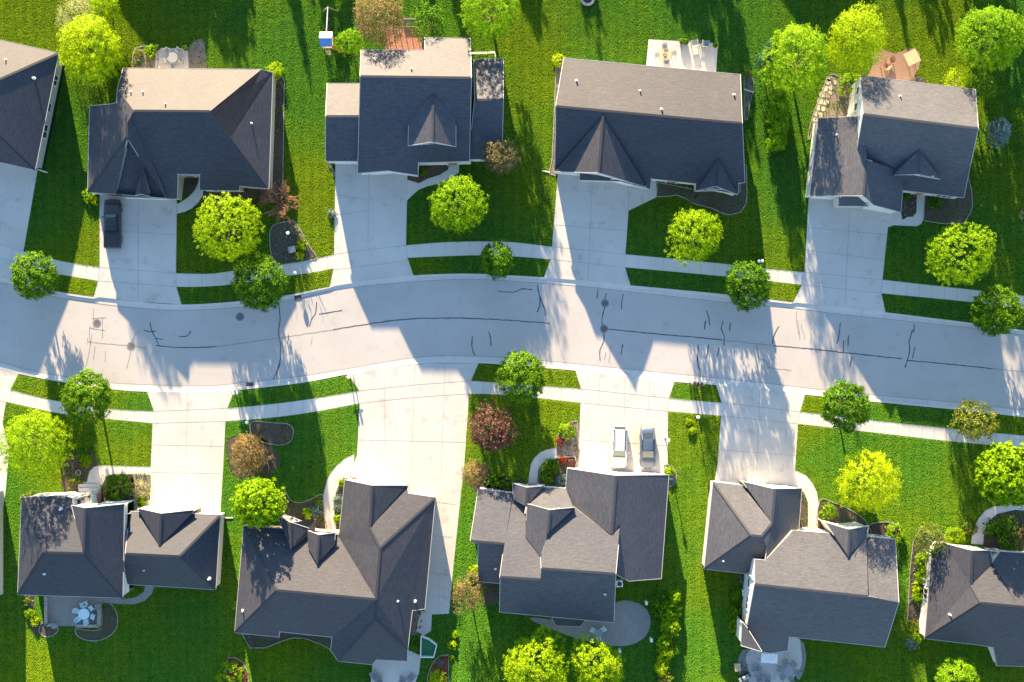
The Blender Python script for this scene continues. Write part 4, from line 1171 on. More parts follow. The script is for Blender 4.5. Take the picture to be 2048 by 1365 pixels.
for a in [
 (1474,1190,14,'street','dark shrub by the wall left of the pale grey roof, uppermost'),
 (1472,1225,16,'street','dark shrub by the wall left of the pale grey roof, middle'),
 (1474,1252,15,'green','green shrub by the wall left of the pale grey roof, lowest'),
 (1488,1158,12,'blue','grey-green shrub under the garage wing corner'),
 (1656,1024,16,'maple','yellow-green shrub right of the curved concrete walk'),
 (1791,1066,20,'green','round green shrub at the right end of the pale grey roof'),
 (1908,1072,20,'maple','bright low shrub above the lower right roof'),
 (1938,1058,14,'bronze','bronze shrub at the left edge of the curved shaded path'),
 (1848,1120,18,'green','green shrub beside the lower right roof, uppermost in the bed'),
 (1846,1150,17,'green','green shrub by the air conditioner at the lower right house'),
 (1838,1178,14,'maple','yellow-green shrub just below the lower right air conditioner'),
 (1836,1196,12,'green','small green shrub at the low end of the bed strip'),
 (1835,1268,16,'maple','bright shrub at the back corner of the lower right house'),
 (1822,1287,13,'blue','grey-blue shrub at the lowest corner of the bed strip'),
 (1824,1252,12,'olive','olive shrub above the grey-blue corner shrub'),
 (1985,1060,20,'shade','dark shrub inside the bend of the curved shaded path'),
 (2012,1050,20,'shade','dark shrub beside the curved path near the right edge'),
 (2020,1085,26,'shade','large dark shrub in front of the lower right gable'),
 (2045,1068,16,'brown','brownish shrub at the right edge in the shaded bed'),
 (1134,864,17,'maple','round yellow-green shrub in the gravel bed by the driveway'),
 (1119,884,9,'red','small dark red shrub under the round yellow-green one'),
 (1126,921,9,'red','red shrub beside the shaded curved walk'),
 (1143,925,8,'purple','dark red shrub next to the red one by the driveway'),
 (1100,935,16,'street','dark shrub inside the curve of the shaded walk'),
 (1122,962,14,'blue','pale green shrub against the dormer house wall'),
 (1095,958,14,'shade','low dark shrub beside the curved walk at the dormer house'),
 (1338,945,10,'maple','yellow flowers in the little round bed at the garage corner'),
 (1378,844,7,'yellow','upper one of two clipped yellow balls on the strip lawn'),
 (1384,862,8,'yellow','lower one of two clipped yellow balls on the strip lawn'),
 (550,144,20,'maple','yellow-green shrub at the back corner of the taupe house'),
 (178,392,13,'maple','bright shrub by the garage corner left of the pickup'),
 (190,403,9,'yellow','small yellow shrub by the black pickup'),
 (278,108,11,'olive','olive shrub in the gravel bed left of the grey patio'),
 (300,102,12,'green','green shrub in the gravel bed by the grey patio'),
 (246,134,10,'yellow','yellow shrub at the back left corner of the taupe house'),
 (604,492,11,'yellow','curved yellow shrub in the lamp bed'),
 (600,512,9,'yellow','low yellow shrub at the bottom of the lamp bed'),
 (590,460,10,'pale','pale green plant at the top of the lamp bed'),
 (602,478,9,'pale','pale green plant in the middle of the lamp bed'),
 (660,328,5,'blue','small grey ball shrub by the driveway corner below the blue-shaded roof'),
 (664,428,9,'blue','grey-blue plant at the left edge of the driveway'),
 (1118,124,13,'yellow','yellow shrub at the back corner of the long gabled house'),
 (1494,150,10,'olive','olive shrub at the back right corner of the long gabled house'),
 (1480,345,8,'yellow','small yellow shrub at the right wall of the long gabled house'),
 (1700,170,24,'green','dark green bush beside the tall two-storey wall'),
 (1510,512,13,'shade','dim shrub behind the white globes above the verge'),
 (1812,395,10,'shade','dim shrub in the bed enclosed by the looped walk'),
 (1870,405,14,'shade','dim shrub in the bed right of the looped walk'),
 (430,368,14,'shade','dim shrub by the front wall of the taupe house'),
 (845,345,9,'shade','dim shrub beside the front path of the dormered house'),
 (164,905,14,'shade','dim shrub left of the front steps, upper'),
 (172,922,13,'maple','yellow-green shrub by the planter at the front steps'),
 (150,960,13,'olive','olive shrub in the bed between maple and steps'),
 (60,1000,16,'olive','olive shrub left of the slate roof corner'),
 (235,975,26,'street','dark green shrub block in the bed below the curved front walk'),
 (281,978,20,'pale','tan dry shrub at the left edge of the sunny driveway'),
 (284,1004,10,'maple','green tuft under the tan dry shrub'),
 (60,1228,10,'maple','bright shrub in the narrow strip below the slate roof, upper'),
 (70,1242,10,'yellow','bright shrub in the narrow strip below the slate roof, lower'),
 (55,1205,9,'olive','olive plant in the narrow strip below the slate roof'),
 (616,1026,11,'maple','yellow-green shrub beside the blue-grey shrub at the front walk'),
 (636,1005,8,'maple','small green shrub above the blue-grey shrub at the front walk'),
 (632,1022,13,'blue','blue-grey shrub left of the curved front walk'),
 (676,1000,10,'blue','blue-grey shrub right of the curved front walk, upper'),
 (675,1015,9,'blue','blue-grey shrub right of the curved front walk, lower'),
 (676,1038,9,'maple','green shrub right of the curved front walk'),
 (683,967,7,'maple','little green shrub at the top of the curved front walk'),
 (767,958,4,'olive','small potted-looking plant at the left of the garage front') if False else (709,960,5,'red','orange-red plant near the garage corner at the curved walk'),
 (462,1350,28,'maple','round yellow-green bush in the red mulch bed'),
 (876,1362,22,'yellow','round yellow bush in the dark red bed at the bottom edge'),
 (912,1222,10,'pale','spiky lime plant in the line below the long driveway'),
 (909,1270,8,'yellow','round yellow ball in the line below the long driveway'),
 (905,1290,9,'yellow','two-lobed yellow shrub in the line below the long driveway'),
 (902,1315,5,'maple','smallest yellow ball at the end of the line below the driveway'),
 (880,1325,8,'blue','grey shrub inside the dark red bed'),
 (473,1212,9,'maple','green shrub at the left wall of the largest brown roof'),
 (950,1142,12,'yellow','lime bush behind the tan tree at the dormer house corner'),
 (2044,432,10,'pale','pale shrub at the right edge on the shaded lawn'),
]:
    shrub(*a)
# clipped hedge on the shaded front lawn
shrub(1008, 962, 22, 'street', 'clipped dark hedge above the dormer house porch', h=1.1, group='garden shrubs', stretch=(1.4, .7))
# neighbours' trees beyond the top edge; their shadows reach the back lawns
OG = 'trees beyond the top edge'
for i, (sx, sy, h, rp, st, cn, lab) in enumerate([
   (485,140,6.4,58,'green',0,'green tree beyond the top edge behind the taupe house'),
   (622,170,7.2,30,'spruce',.8,'narrow spruce beyond the top edge, left of the playset'),
   (705,150,6.6,40,'green',0,'broad tree beyond the top edge behind the playset'),
   (880,112,6.4,34,'spruce',.8,'spruce beyond the top edge behind the red deck'),
   (955,200,6.6,30,'spruce',.8,'tall spruce beyond the top edge left of the green tree'),
   (1085,120,6.6,28,'green',0,'slim tree beyond the top edge right of the green tree'),
   (1195,100,6.2,26,'green',0,'slim tree beyond the top edge behind the gabled house'),
   (1385,92,6.0,44,'green',0,'round tree beyond the top edge behind the round table patio'),
   (1495,330,8.6,48,'green',0,'tallest tree beyond the top edge right of the patio'),
   (1640,60,6.6,30,'spruce',.85,'spruce beyond the top edge behind the lime-yellow tree'),
   (1715,100,6.8,26,'spruce',.85,'first spruce of the close group beyond the top edge'),
   (1765,98,6.6,26,'spruce',.85,'second spruce of the close group beyond the top edge'),
   (1820,120,6.6,26,'spruce',.85,'third spruce of the close group beyond the top edge'),
   (1880,90,6.0,36,'green',0,'broad tree beyond the top edge at the right'),
   (2060,420,8.6,60,'green',0,'large tree beyond the right edge, above the upper row')]):
    by = sy - 75 * h; bx = sx - 14.2 * h
    zc = h * .56 if cn == 0 else h * .5; rz = h - zc
    c = P(bx, by, 0)
    k = (1 - zc / HC)
    tree(1024 + (bx - 1024) / k, 682.5 + (by - 682.5) / k, rp, zc, rz, st, lab, group=OG, cone=cn, tip=.55, k=16, leaf=.40)
# ------------------------------------------------------------------ vehicles
def loft(secs, n=16):
    """secs: (y, half width, z bottom, z top, roundness) -> closed body skin"""
    b = MB(); rings = []
    for (y, hw, z0, z1, rd) in secs:
        ring = []
        for k in range(n):
            t = 2 * math.pi * (k + .5) / n
            c, s = math.cos(t), math.sin(t)
            x = math.copysign(abs(c) ** rd, c) * hw
            z = (z0 + z1) / 2 + math.copysign(abs(s) ** rd, s) * (z1 - z0) / 2
            ring.append((x, y, z))
        rings.append(ring)
    n0 = 0
    for r_ in rings: b.v += r_
    for i in range(len(rings) - 1):
        for k in range(n):
            a = i * n + k; c = i * n + (k + 1) % n
            b.f.append([a, a + n, c + n, c]); b.uv.append(None)
    b.f.append(list(range(n))); b.uv.append(None)
    e = (len(rings) - 1) * n
    b.f.append(list(range(e, e + n))[::-1]); b.uv.append(None)
    return b

def wheel(root, x, y, r_, w_=.22):
    s = 1 if x > 0 else -1
    h = empty('wheel', (x, y, r_)); h.parent = root
    MB().tube([(-w_ / 2, 0, 0), (w_ / 2, 0, 0)], r_, 18).build('tyre', M['dark'], h)
    MB().tube([(s * w_ * .42, 0, 0), (s * w_ * .56, 0, 0)], r_ * .62, 14).build('rim', M['grey'], h)

def mat_paint(name, c, rough=.25, metal=0.0):
    m, t, b = nodes_of(name, rough)
    b.inputs['Base Color'].default_value = (*c, 1); b.inputs['Metallic'].default_value = metal
    b.inputs['Coat Weight'].default_value = .5; b.inputs['Coat Roughness'].default_value = .08
    n = noise(t, 1.5, 3, t.nodes.new('ShaderNodeTexCoord').outputs['Object'])
    r = ramp(t, n.outputs[0], [(.3, tuple(x * .94 for x in c)), (.7, c)])
    t.links.new(r.outputs[0], b.inputs['Base Color'])
    return m
M['p_white'] = mat_paint('white_car_paint', (.60, .61, .63))
M['p_blue'] = mat_paint('blue_grey_car_paint', (.06, .085, .14), .3, .1)
M['p_black'] = mat_paint('black_truck_paint', (.012, .012, .015), .3)
M['lamp'] = mat_plain('headlight_lens', (.55, .57, .58), .15)
M['tail'] = mat_plain('tail_light_lens', (.35, .02, .02), .25)
M['carglass'] = mat_plain('car_glass', (.02, .03, .035), .06)
M['paleglass'] = mat_plain('sunlit_windscreen', (.09, .12, .125), .1)

def car(name, label, px, py, rz, L, W, H, paint, kind):
    """nose towards local -y"""
    root = empty(name, P(px, py, .125), rz)
    tag(root, label, 'car' if kind != 'truck' else 'pickup truck')
    h = L / 2; w = W / 2
    if kind == 'truck':
        prof = [(-h, w * .72, .46, .80, .4), (-h + .07, w * .86, .38, .92, .34), (-h + .22, w * .95, .34, 1.0, .28), (-h + 1.2, w, .30, 1.10, .25), (-h + 1.7, w, .30, 1.15, .22), (h - 2.0, w, .30, 1.15, .22), (h - .1, w * .99, .34, 1.12, .2), (h, w * .96, .42, 1.05, .2)]
        cab = (-h + 1.55, h - 1.85, 1.82)
    elif kind == 'suv':
        prof = [(-h, w * .58, .44, .68, .5), (-h + .08, w * .78, .36, .80, .42), (-h + .28, w * .92, .30, .93, .34), (-h + .9, w * .98, .26, 1.02, .28), (-h + 1.5, w, .26, 1.08, .25), (h - .5, w, .26, 1.10, .25), (h - .1, w * .95, .32, 1.05, .3), (h, w * .86, .42, .95, .3)]
        cab = (-h + 1.2, h - .15, 1.72)
    else:
        prof = [(-h, w * .52, .40, .58, .5), (-h + .09, w * .74, .32, .68, .45), (-h + .32, w * .91, .26, .79, .38), (-h + 1.0, w * .98, .22, .90, .3), (-h + 1.6, w, .22, .94, .28), (h - .9, w, .22, .98, .3), (h - .15, w * .9, .28, .92, .36), (h, w * .74, .38, .80, .4)]
        cab = (-h + 1.25, h - .55, 1.42)
    body = loft(prof, 20).build('body', M[paint], root, smooth=True)
    y0, y1, zt = cab
    zb = prof[4][3] - .08
    sl0 = .85 if kind != 'truck' else .7
    sl1 = {'truck': .18, 'suv': .35, 'sedan': .75}[kind]
    # glass house
    gl = loft([(y0, w * .80, zb, zb + .06, .35), (y0 + sl0, w * .74, zb, zt - .05, .3), (y1 - sl1, w * .74, zb, zt - .05, .3), (y1, w * .80, zb, zb + .10, .35)], 16)
    gl.build('windows', M['carglass'], root, smooth=False)
    # roof skin and pillars
    rf = MB()
    ya, yb = y0 + sl0 - .05, y1 - sl1 + .05
    nx, ny = 6, 6
    g = [[None] * (ny + 1) for _ in range(nx + 1)]
    for i in range(nx + 1):
        for j in range(ny + 1):
            u = i / nx * 2 - 1; v = j / ny * 2 - 1
            g[i][j] = (u * w * .63 * (1 - .05 * v * v), ya + (yb - ya) * j / ny, zt + .015 - .05 * u ** 4 - .04 * v ** 4)
    for i in range(nx):
        for j in range(ny): rf.poly([g[i][j], g[i + 1][j], g[i + 1][j + 1], g[i][j + 1]])
    for j in range(ny):
        for i in (0, nx):
            a, b_ = g[i][j], g[i][j + 1]
            rf.poly([a, b_, (b_[0], b_[1], b_[2] - .08), (a[0], a[1], a[2] - .08)])
    for s in (-1, 1):
        rf.bar((s * w * .70, y0 + sl0, zt - .04), (s * w * .80, y0 + .05, zb + .06), .05, .05)
        rf.bar((s * w * .72, y1 - sl1, zt - .04), (s * w * .80, y1 - .03, zb + .08), .09, .05)
        rf.bar((s * w * .76, (y0 + y1) / 2 + .1, zt - .05), (s * w * .84, (y0 + y1) / 2 + .1, zb), .08, .04)
    rf.build('roof', M[paint], root)
    # windscreen, a raked pane just proud of the glass house
    ws = MB()
    ws.poly([(-w * .70, y0 + .10, zb + .12), (w * .70, y0 + .10, zb + .12), (w * .62, y0 + sl0 - .03, zt - .005), (-w * .62, y0 + sl0 - .03, zt - .005)])
    ws.build('windscreen', M['paleglass'], root)
    zl = prof[1][3]
    for s in (-1, 1):
        MB().box((s * w * .66, -h + .10, zl - .16), (.34, .16, .14), s * .35).build('headlight', M['lamp'], root)
        MB().box((s * w * .78, h - .06, zl - .02), (.24, .12, .2), -s * .25).build('tail_light', M['tail'], root)
        mr = MB().box((s * (w + .10), y0 + .55, zb + .08), (.22, .12, .15), s * .2)
        mr.build('mirror', M[paint], root, bevel=.02)
        hd = MB()
        for yy in ((y0 + y1) / 2 - .3, (y0 + y1) / 2 + .75): hd.box((s * (w + .0), yy, zb - .16), (.04, .16, .03))
        hd.build('door_handle', M['grey'] if kind != 'truck' else M['dark'], root)
    wr = {'truck': .40, 'suv': .36, 'sedan': .32}[kind]
    for y in (-h + .95, h - 1.05):
        for s in (-1, 1): wheel(root, s * (w - .09), y, wr)
    if kind == 'suv':
        for s in (-1, 1): MB().bar((s * w * .56, ya + .25, zt + .05), (s * w * .56, yb - .15, zt + .05), .05, .05).build('roof_rail', M['grey'], root)
        MB().box((0, (ya + yb) / 2 - .1, zt + .02), (.8, .9, .012)).build('sunroof', M['p_white'], root)
    if kind == 'truck':
        MB().box((0, h - 1.0, 1.17), (W * .84, 1.72, .05)).build('bed_cover', M['dark'], root, bevel=.03)
        MB().box((0, h + .03, .55), (W * .9, .14, .2)).build('bumper', M['grey'], root, bevel=.04)
    MB().box((0, -h - .01, .45), (W * .62, .10, .18)).build('bumper' if kind != 'truck' else 'grille', M['dark'] if kind == 'truck' else M[paint], root, bevel=.04)
    return root
car('pickup_truck', 'black pickup truck parked facing the taupe house', 229, 449, math.pi, 5.7, 1.95, 1.85, 'p_black', 'truck')
car('sport_utility_vehicle', 'white sport utility vehicle parked left of the blue-grey sedan', 1237, 892, .03 * -1, 4.95, 1.95, 1.72, 'p_white', 'suv')
car('sedan', 'blue-grey sedan parked right of the white vehicle', 1294, 896, .0, 4.75, 1.80, 1.42, 'p_blue', 'sedan')

# ------------------------------------------------------------------ garden furniture
def chair(px, py, rz, mat, label, group, z=.16, kind='side'):
    root = empty('chair', P(px, py, z), rz); tag(root, label, 'chair', group)
    if kind == 'side':
        MB().box((0, 0, .44), (.52, .50, .05)).build('seat', M[mat], root)
        b = MB()
        for k in range(4): b.box((-.19 + k * .127, -.27, .70), (.07, .04, .5), 0, .18)
        b.bar((-.26, -.32, .95), (.26, -.32, .95), .06, .06)
        b.build('backrest', M[mat], root)
        for x in (-.24, .24):
            for y in (-.23, .23): MB().bar((x, y, 0), (x, y, .44), .05, .05).build('leg', M[mat], root)
            MB().bar((x * 1.1, -.27, .64), (x * 1.1, .2, .64), .05, .05).build('armrest', M[mat], root)
    else:
        MB().box((0, .05, .34), (.62, .62, .05), 0, .15).build('seat', M[mat], root)
        b = MB()
        for k in range(5): b.box((-.26 + k * .13, -.42, .66), (.11, .04, .75), 0, .42)
        b.build('backrest', M[mat], root)
        for x in (-.36, .36):
            MB().box((x, 0, .56), (.13, .75, .04)).build('armrest', M[mat], root)
            MB().bar((x, .3, 0), (x, .3, .55), .07, .07).build('leg', M[mat], root)
            MB().bar((x, -.3, 0), (x, -.3, .55), .07, .07).build('leg', M[mat], root)
    return root

def table(px, py, r_, mat, label, z=.16, h=.73, square=False, rz=0, base='dark'):
    root = empty('table', P(px, py, z), rz); tag(root, label, 'table', 'patio tables')
    b = MB()
    if square: b.box((0, 0, h), (r_ * 2, r_ * 2, .05))
    else: b.disc((0, 0, h - .03), r_, .05, 24)
    b.build('tabletop', M[mat], root)
    for k in range(4):
        t = math.pi / 4 + k * math.pi / 2
        MB().bar((math.cos(t) * r_ * .75, math.sin(t) * r_ * .75, 0), (math.cos(t) * r_ * .6, math.sin(t) * r_ * .6, h), .05, .05).build('leg', M[base], root)
    return root

def ring(cx, cy, r_, n, mat, what, group, z=.16, a0=0.0, labels=None):
    for k in range(n):
        t = a0 + 2 * math.pi * k / n
        x, y = cx + r_ * math.cos(t), cy + r_ * math.sin(t)
        chair(x, y, -t + math.pi / 2 - math.pi + math.pi, mat, labels[k] if labels else what, group, z)

table(348, 118, .62, 'grey', 'dark round table on the grey patio behind the taupe house')
ring(348, 118, 17, 5, 'grey', '', 'chairs round the dark table', a0=.3, labels=['grey chair right of the dark patio table','grey chair at the lower right of the dark patio table','grey chair at the lower left of the dark patio table','grey chair left of the dark patio table near the gravel','grey chair above the dark patio table'])
table(1330, 111, .66, 'palewood', 'round tan table with a firepit box on the white patio')
o = empty('fire_bowl', P(1330, 111, .9)); tag(o, 'dark square bowl in the middle of the round tan table', 'fire bowl')
MB().box((0, 0, .04), (.36, .36, .08), .4).build('bowl', M['dark'], o); MB().box((0, 0, .085), (.24, .24, .02), .4).build('burner', M['grey'], o)
ring(1330, 111, 16, 4, 'grey', '', 'chairs round the tan table', a0=-.1, labels=['grey chair right of the round tan table','grey chair below the round tan table','grey chair left of the round tan table','grey chair above the round tan table'])
chair(1388, 88, .15, 'grey', 'left slatted lounge chair at the top edge of the white patio', 'pair of slatted lounge chairs', kind='adi')
chair(1410, 89, -.1, 'grey', 'right slatted lounge chair at the top edge of the white patio', 'pair of slatted lounge chairs', kind='adi')
table(1399, 86, .22, 'dark', 'tiny dark side table between the two slatted lounge chairs', h=.45)
for x, y, l in ((1363, 85, 'left dark planter pot at the patio top edge'), (1371, 86, 'right dark planter pot at the patio top edge'), (1429, 93, 'tan planter pot at the patio top right corner'), (317, 97, 'dark pot at the top left corner of the grey patio'), (373, 98, 'dark pot at the top right corner of the grey patio'), (279, 127, 'dark urn in the gravel bed left of the grey patio'), (159, 945, 'round grey planter left of the front steps'), (1200, 0, '')):
    if not l: continue
    o = empty('planter_pot', P(x, y, .13)); tag(o, l, 'planter', 'planter pots')
    MB().lathe([(.16, 0), (.26, .1), (.30, .38), (.34, .42), (.34, .48), (.27, .48), (.26, .40)], (0, 0, 0), 16).build('pot', M['grey'] if x in (159,) else (M['palewood'] if x == 1429 else M['dark']), o, smooth=True)
    MB().disc((0, 0, .36), .26, .05, 14).build('soil', M['mulch'], o)
    if x not in (159,):
        me = leaf_mesh('plant', .30, .26, M['l_shade' if False else 'l_street'], int(x), tip=.14, k=5, leaf=.14, spread=.08)
        p = bpy.data.objects.new('plant', me); COL.objects.link(p); p.parent = o; p.location = (0, 0, .55)
# clay patio: square table, two dark chairs
table(1820, 118, .78, 'palewood', 'square pale table turned on the clay patio', square=True, rz=.45, base='palewood')
for x, y, r_, l in ((1769, 134, .9, 'left dark lounge chair on the clay patio'), (1778, 124, 2.2, 'right dark lounge chair on the clay patio')):
    chair(x, y, r_, 'wood', l, 'dark lounge chairs on the clay patio', kind='adi')
# bottom left terrace
table(172, 1226, .66, 'pool', 'pale blue round glass table on the lower left terrace', base='pool')
ring(172, 1226, 16.5, 6, 'pool', '', 'pale chairs round the glass table', a0=.35, labels=['pale blue chair right of the glass table, lower','pale blue chair below the glass table','pale blue chair at the lower left of the glass table','pale blue chair at the upper left of the glass table','pale blue chair above the glass table, left','pale blue chair at the upper right of the glass table'])
chair(173, 1206, .4, 'pool', 'pale blue chair standing apart toward the house', 'pale chairs round the glass table')
b = MB()
for a, c in (((92, 1193), (93, 1250)), ((93, 1250), (112, 1250)), ((152, 1252), (198, 1252)), ((198, 1252), (199, 1216))): b.bar(P(*a, .33), P(*c, .33), .35, .46)
tag(b.build('garden_wall', M['stone']), 'low stone seat wall round the lower left terrace', 'garden wall')
for x, y, l in ((112, 1250, 'left square stone pillar of the terrace seat wall'), (198, 1212, 'right square stone pillar of the terrace seat wall')):
    o = empty('pillar', P(x, y, LZ)); tag(o, l, 'pillar', 'terrace pillars')
    MB().box((0, 0, .32), (.5, .5, .64)).build('shaft', M['stone'], o); MB().box((0, 0, .67), (.6, .6, .07)).build('cap', M['paver'], o)
# terrace furniture lower middle and right
table(1196, 1264, .5, 'grey', 'grey round table on the shaded round terrace')
ring(1196, 1264, 12, 3, 'pool', '', 'pale chairs on the round terrace', a0=-.6, labels=['pale wire chair right of the grey terrace table','pale wire chair below the grey terrace table','pale wire chair above the grey terrace table'])
table(1575, 1340, .6, 'grey', 'dark table in shade on the lower right concrete terrace')
ring(1575, 1340, 17, 6, 'grey', '', 'chairs on the lower right terrace', a0=.2, labels=['grey chair right of the dark terrace table','grey chair at lower right of the dark terrace table','grey chair at lower left of the dark terrace table','grey chair left of the dark terrace table','grey chair at upper left of the dark terrace table','grey chair at upper right of the dark terrace table'])
for x, y, r_, l in ((1511, 1335, 1.5, 'single grey lounge chair left on the concrete terrace'), (1517, 1355, .2, 'left one of two lounge chairs at the bottom edge'), (1533, 1356, -.1, 'right one of two lounge chairs at the bottom edge')):
    chair(x, y, r_, 'grey', l, 'lounge chairs on the lower right terrace', kind='adi')
for x, y, r_, l in ((748, 1347, .6, 'grey lounge chair at the left edge of the small bottom terrace'), (758, 1358, .3, 'grey lounge chair by the bottom edge, left terrace'), (806, 1358, -.3, 'grey lounge chair by the bottom edge, middle of the small terrace'), (824, 1352, -.7, 'grey lounge chair at the right edge of the small bottom terrace')):
    chair(x, y, r_, 'grey', l, 'lounge chairs on the small bottom terrace', kind='adi')
o = empty('canopy', P(1531, 1308, LZ)); tag(o, 'white flat canopy beside the back wall on the concrete terrace', 'canopy')
MB().box((0, 0, 2.2), (1.9, 1.1, .06), -.05).build('canopy_top', M['canvas'], o)
for x in (-.85, .85):
    for y in (-.45, .45): MB().bar((x, y, 0), (x, y, 2.2), .06, .06).build('post', M['grey'], o)
o = empty('grill', P(1489, 1351, LZ), .5); tag(o, 'dark covered barbecue at the edge of the concrete terrace', 'barbecue')
MB().box((0, 0, .45), (1.2, .55, .8)).build('cabinet', M['dark'], o, bevel=.04)
MB().tube([(-.4, 0, .92), (.4, 0, .92)], .26, 14).build('lid', M['grey'], o, smooth=True)
for s in (-1, 1): MB().box((s * .72, 0, .82), (.3, .48, .04)).build('side_shelf', M['grey'], o)
o = empty('pillar', P(1473, 1332, LZ), .1); tag(o, 'tan square pillar beside the dark barbecue', 'pillar', 'terrace pillars')
MB().box((0, 0, .4), (.6, .75, .8)).build('shaft', M['stone'], o); MB().box((0, 0, .84), (.7, .85, .08)).build('cap', M['palewood'], o)
# air conditioners
for x, y, l in ((1489, 1184, 'square air conditioner unit at the wall left of the pale grey roof'), (1848, 1161, 'square air conditioner unit among the shrubs at the lower right'), (1238, 1166, 'square air conditioner unit behind the dormer house')):
    o = empty('air_conditioner', P(x, y, LZ), .1); tag(o, l, 'air conditioner', 'air conditioners')
    MB().box((0, 0, .38), (.74, .74, .72)).build('casing', M['white'], o, bevel=.05)
    MB().disc((0, 0, .745), .27, .02, 18).build('fan_grille', M['dark'], o)
    MB().box((0, 0, .02), (.9, .9, .06)).build('pad', M['concrete'], o)
# deck, pergola bench, railing behind the house with three roof levels
o = empty('deck', P(808, 72, LZ)); tag(o, 'red-brown board deck behind the dormered house', 'deck')
b = MB(); x0, y0, x1, y1 = P(772, 60), P(846, 60), P(846, 104), P(772, 104)
for k in range(26):
    t = k / 26
    a = P(774 + 72 * t, 60); c = P(774 + 72 * t, 106)
    b.bar((a.x, a.y, .6), (c.x, c.y, .6), .15, .05)
b.build('deck_boards', M['redwood'], o, P(808, 72, LZ))
b = MB().prism([P(775, 61), P(845, 61), P(845, 105), P(775, 105)], LZ, .55); b.build('skirting', M['wood'], o, P(808, 72, LZ))
b = MB()
for k in range(7):
    p = P(775 + 70 * k / 6, 60); b.bar((p.x, p.y, .6), (p.x, p.y, 1.5), .08, .08)
a, c = P(775, 60), P(845, 60); b.bar((a.x, a.y, 1.5), (c.x, c.y, 1.5), .1, .06)
for k in range(4):
    p = P(846, 62 + 40 * k / 3); b.bar((p.x, p.y, .6), (p.x, p.y, 1.5), .08, .08)
a, c = P(846, 62), P(846, 102); b.bar((a.x, a.y, 1.5), (c.x, c.y, 1.5), .1, .06)
b.build('railing', M['wood'], o, P(808, 72, LZ))
o2 = empty('storage_bench', P(822, 47, LZ)); tag(o2, 'grey weathered bench at the top end of the red deck', 'bench')
MB().box((0, 0, .45), (2.0, .5, .08)).build('seat', M['grey'], o2)
for x in (-.8, .8): MB().box((x, 0, .22), (.1, .45, .42)).build('leg', M['wood'], o2)
MB().box((0, .3, .75), (2.0, .08, .5)).build('backrest', M['grey'], o2)
o = empty('railing', P(967, 113, LZ)); tag(o, 'white railing at the back of the right wing of the dormered house', 'railing')
b = MB(); A, B2, C2 = P(942, 110), P(990, 108), P(991, 118)
for s, e_ in ((A, B2), (B2, C2)):
    for z in (.5, 1.1): b.bar((s.x, s.y, z), (e_.x, e_.y, z), .09, .07)
b.build('rail', M['trim'], o, P(967, 113, LZ))
for px_ in (942, 958, 974, 990):
    p = P(px_, 109.2); MB().bar((p.x, p.y, LZ), (p.x, p.y, 1.15), .1, .1).build('post', M['trim'], o, P(967, 113, LZ))
# playset
o = empty('playset', P(658, 88, LZ)); o.scale = (.85, .85, .9); tag(o, 'wooden playset with blue and white roof and yellow slide', 'playset')
og = P(658, 88, LZ)
for x in (-.7, .7):
    for y in (-.8, .8): MB().bar((x, y, 0), (x, y, 2.6), .11, .11).build('post', M['palewood'], o)
MB().box((0, 0, 1.3), (1.6, 1.8, .08)).build('platform', M['palewood'], o)
MB().poly([(-.85, 0, 3.3), (.85, 0, 3.3), (.85, 1.0, 2.5), (-.85, 1.0, 2.5)]).poly([(-.85, 1.0, 2.46), (.85, 1.0, 2.46), (.85, 0, 3.26), (-.85, 0, 3.26)]).build('roof_panel', M['white'], o)
MB().poly([(-.85, 0, 3.3), (-.85, -1.0, 2.5), (.85, -1.0, 2.5), (.85, 0, 3.3)]).poly([(.85, 0, 3.26), (.85, -1.0, 2.46), (-.85, -1.0, 2.46), (-.85, 0, 3.26)]).build('roof_panel', M['blue'], o)
b = MB()
b.bar((.7, -.75, 1.35), (2.2, -1.0, .25), .5, .04); b.bar((.7, -.5, 1.45), (2.2, -.75, .35), .05, .16); b.bar((.7, -1.0, 1.45), (2.2, -1.25, .35), .05, .16)
b.build('slide', M['yellow'], o)
MB().bar((0, .8, 2.4), (.2, 4.4, 2.4), .12, .12).build('swing_beam', M['canvas'], o)
for s in (-1, 1): MB().bar((.2, 4.4, 2.4), (.2 + s * 1.1, 4.5, 0), .1, .1).build('leg', M['palewood'], o)
for y in (1.9, 3.2):
    sw = MB().box((.12, y, .5), (.2, .45, .04)); sw.build('swing_seat', M['dark'], o)
    b = MB()
    for d_ in (-.2, .2): b.bar((.12, y + d_, .5), (.12, y + d_, 2.4), .02, .02)
    b.build('chain', M['grey'], o)
b = MB()
for k in range(5): b.box((-.0, -1.0 - .12 * k, 1.2 - .26 * k), (.6, .08, .04))
for s in (-1, 1): b.bar((s * .3, -.9, 1.4), (s * .3, -1.55, 0), .06, .06)
b.build('ladder', M['palewood'], o)
# small enclosed green-floored corner behind the brown house
o = empty('hot_tub', P(855, 1293, LZ), .0); tag(o, 'low white-edged green-floored enclosure at the brown house corner', 'enclosure')
pts = [P(843, 1270), P(860, 1277), P(874, 1288), P(868, 1312), P(842, 1312)]
oo = P(855, 1293, LZ)
MB().prism(pts, LZ, LZ + .08).build('floor', M['turf'], o, oo)
b = MB()
for k in range(len(pts)): b.bar(pts[k] + Vector((0, 0, .45)), pts[(k + 1) % len(pts)] + Vector((0, 0, .45)), .12, .7)
b.build('rim', M['trim'], o, oo)

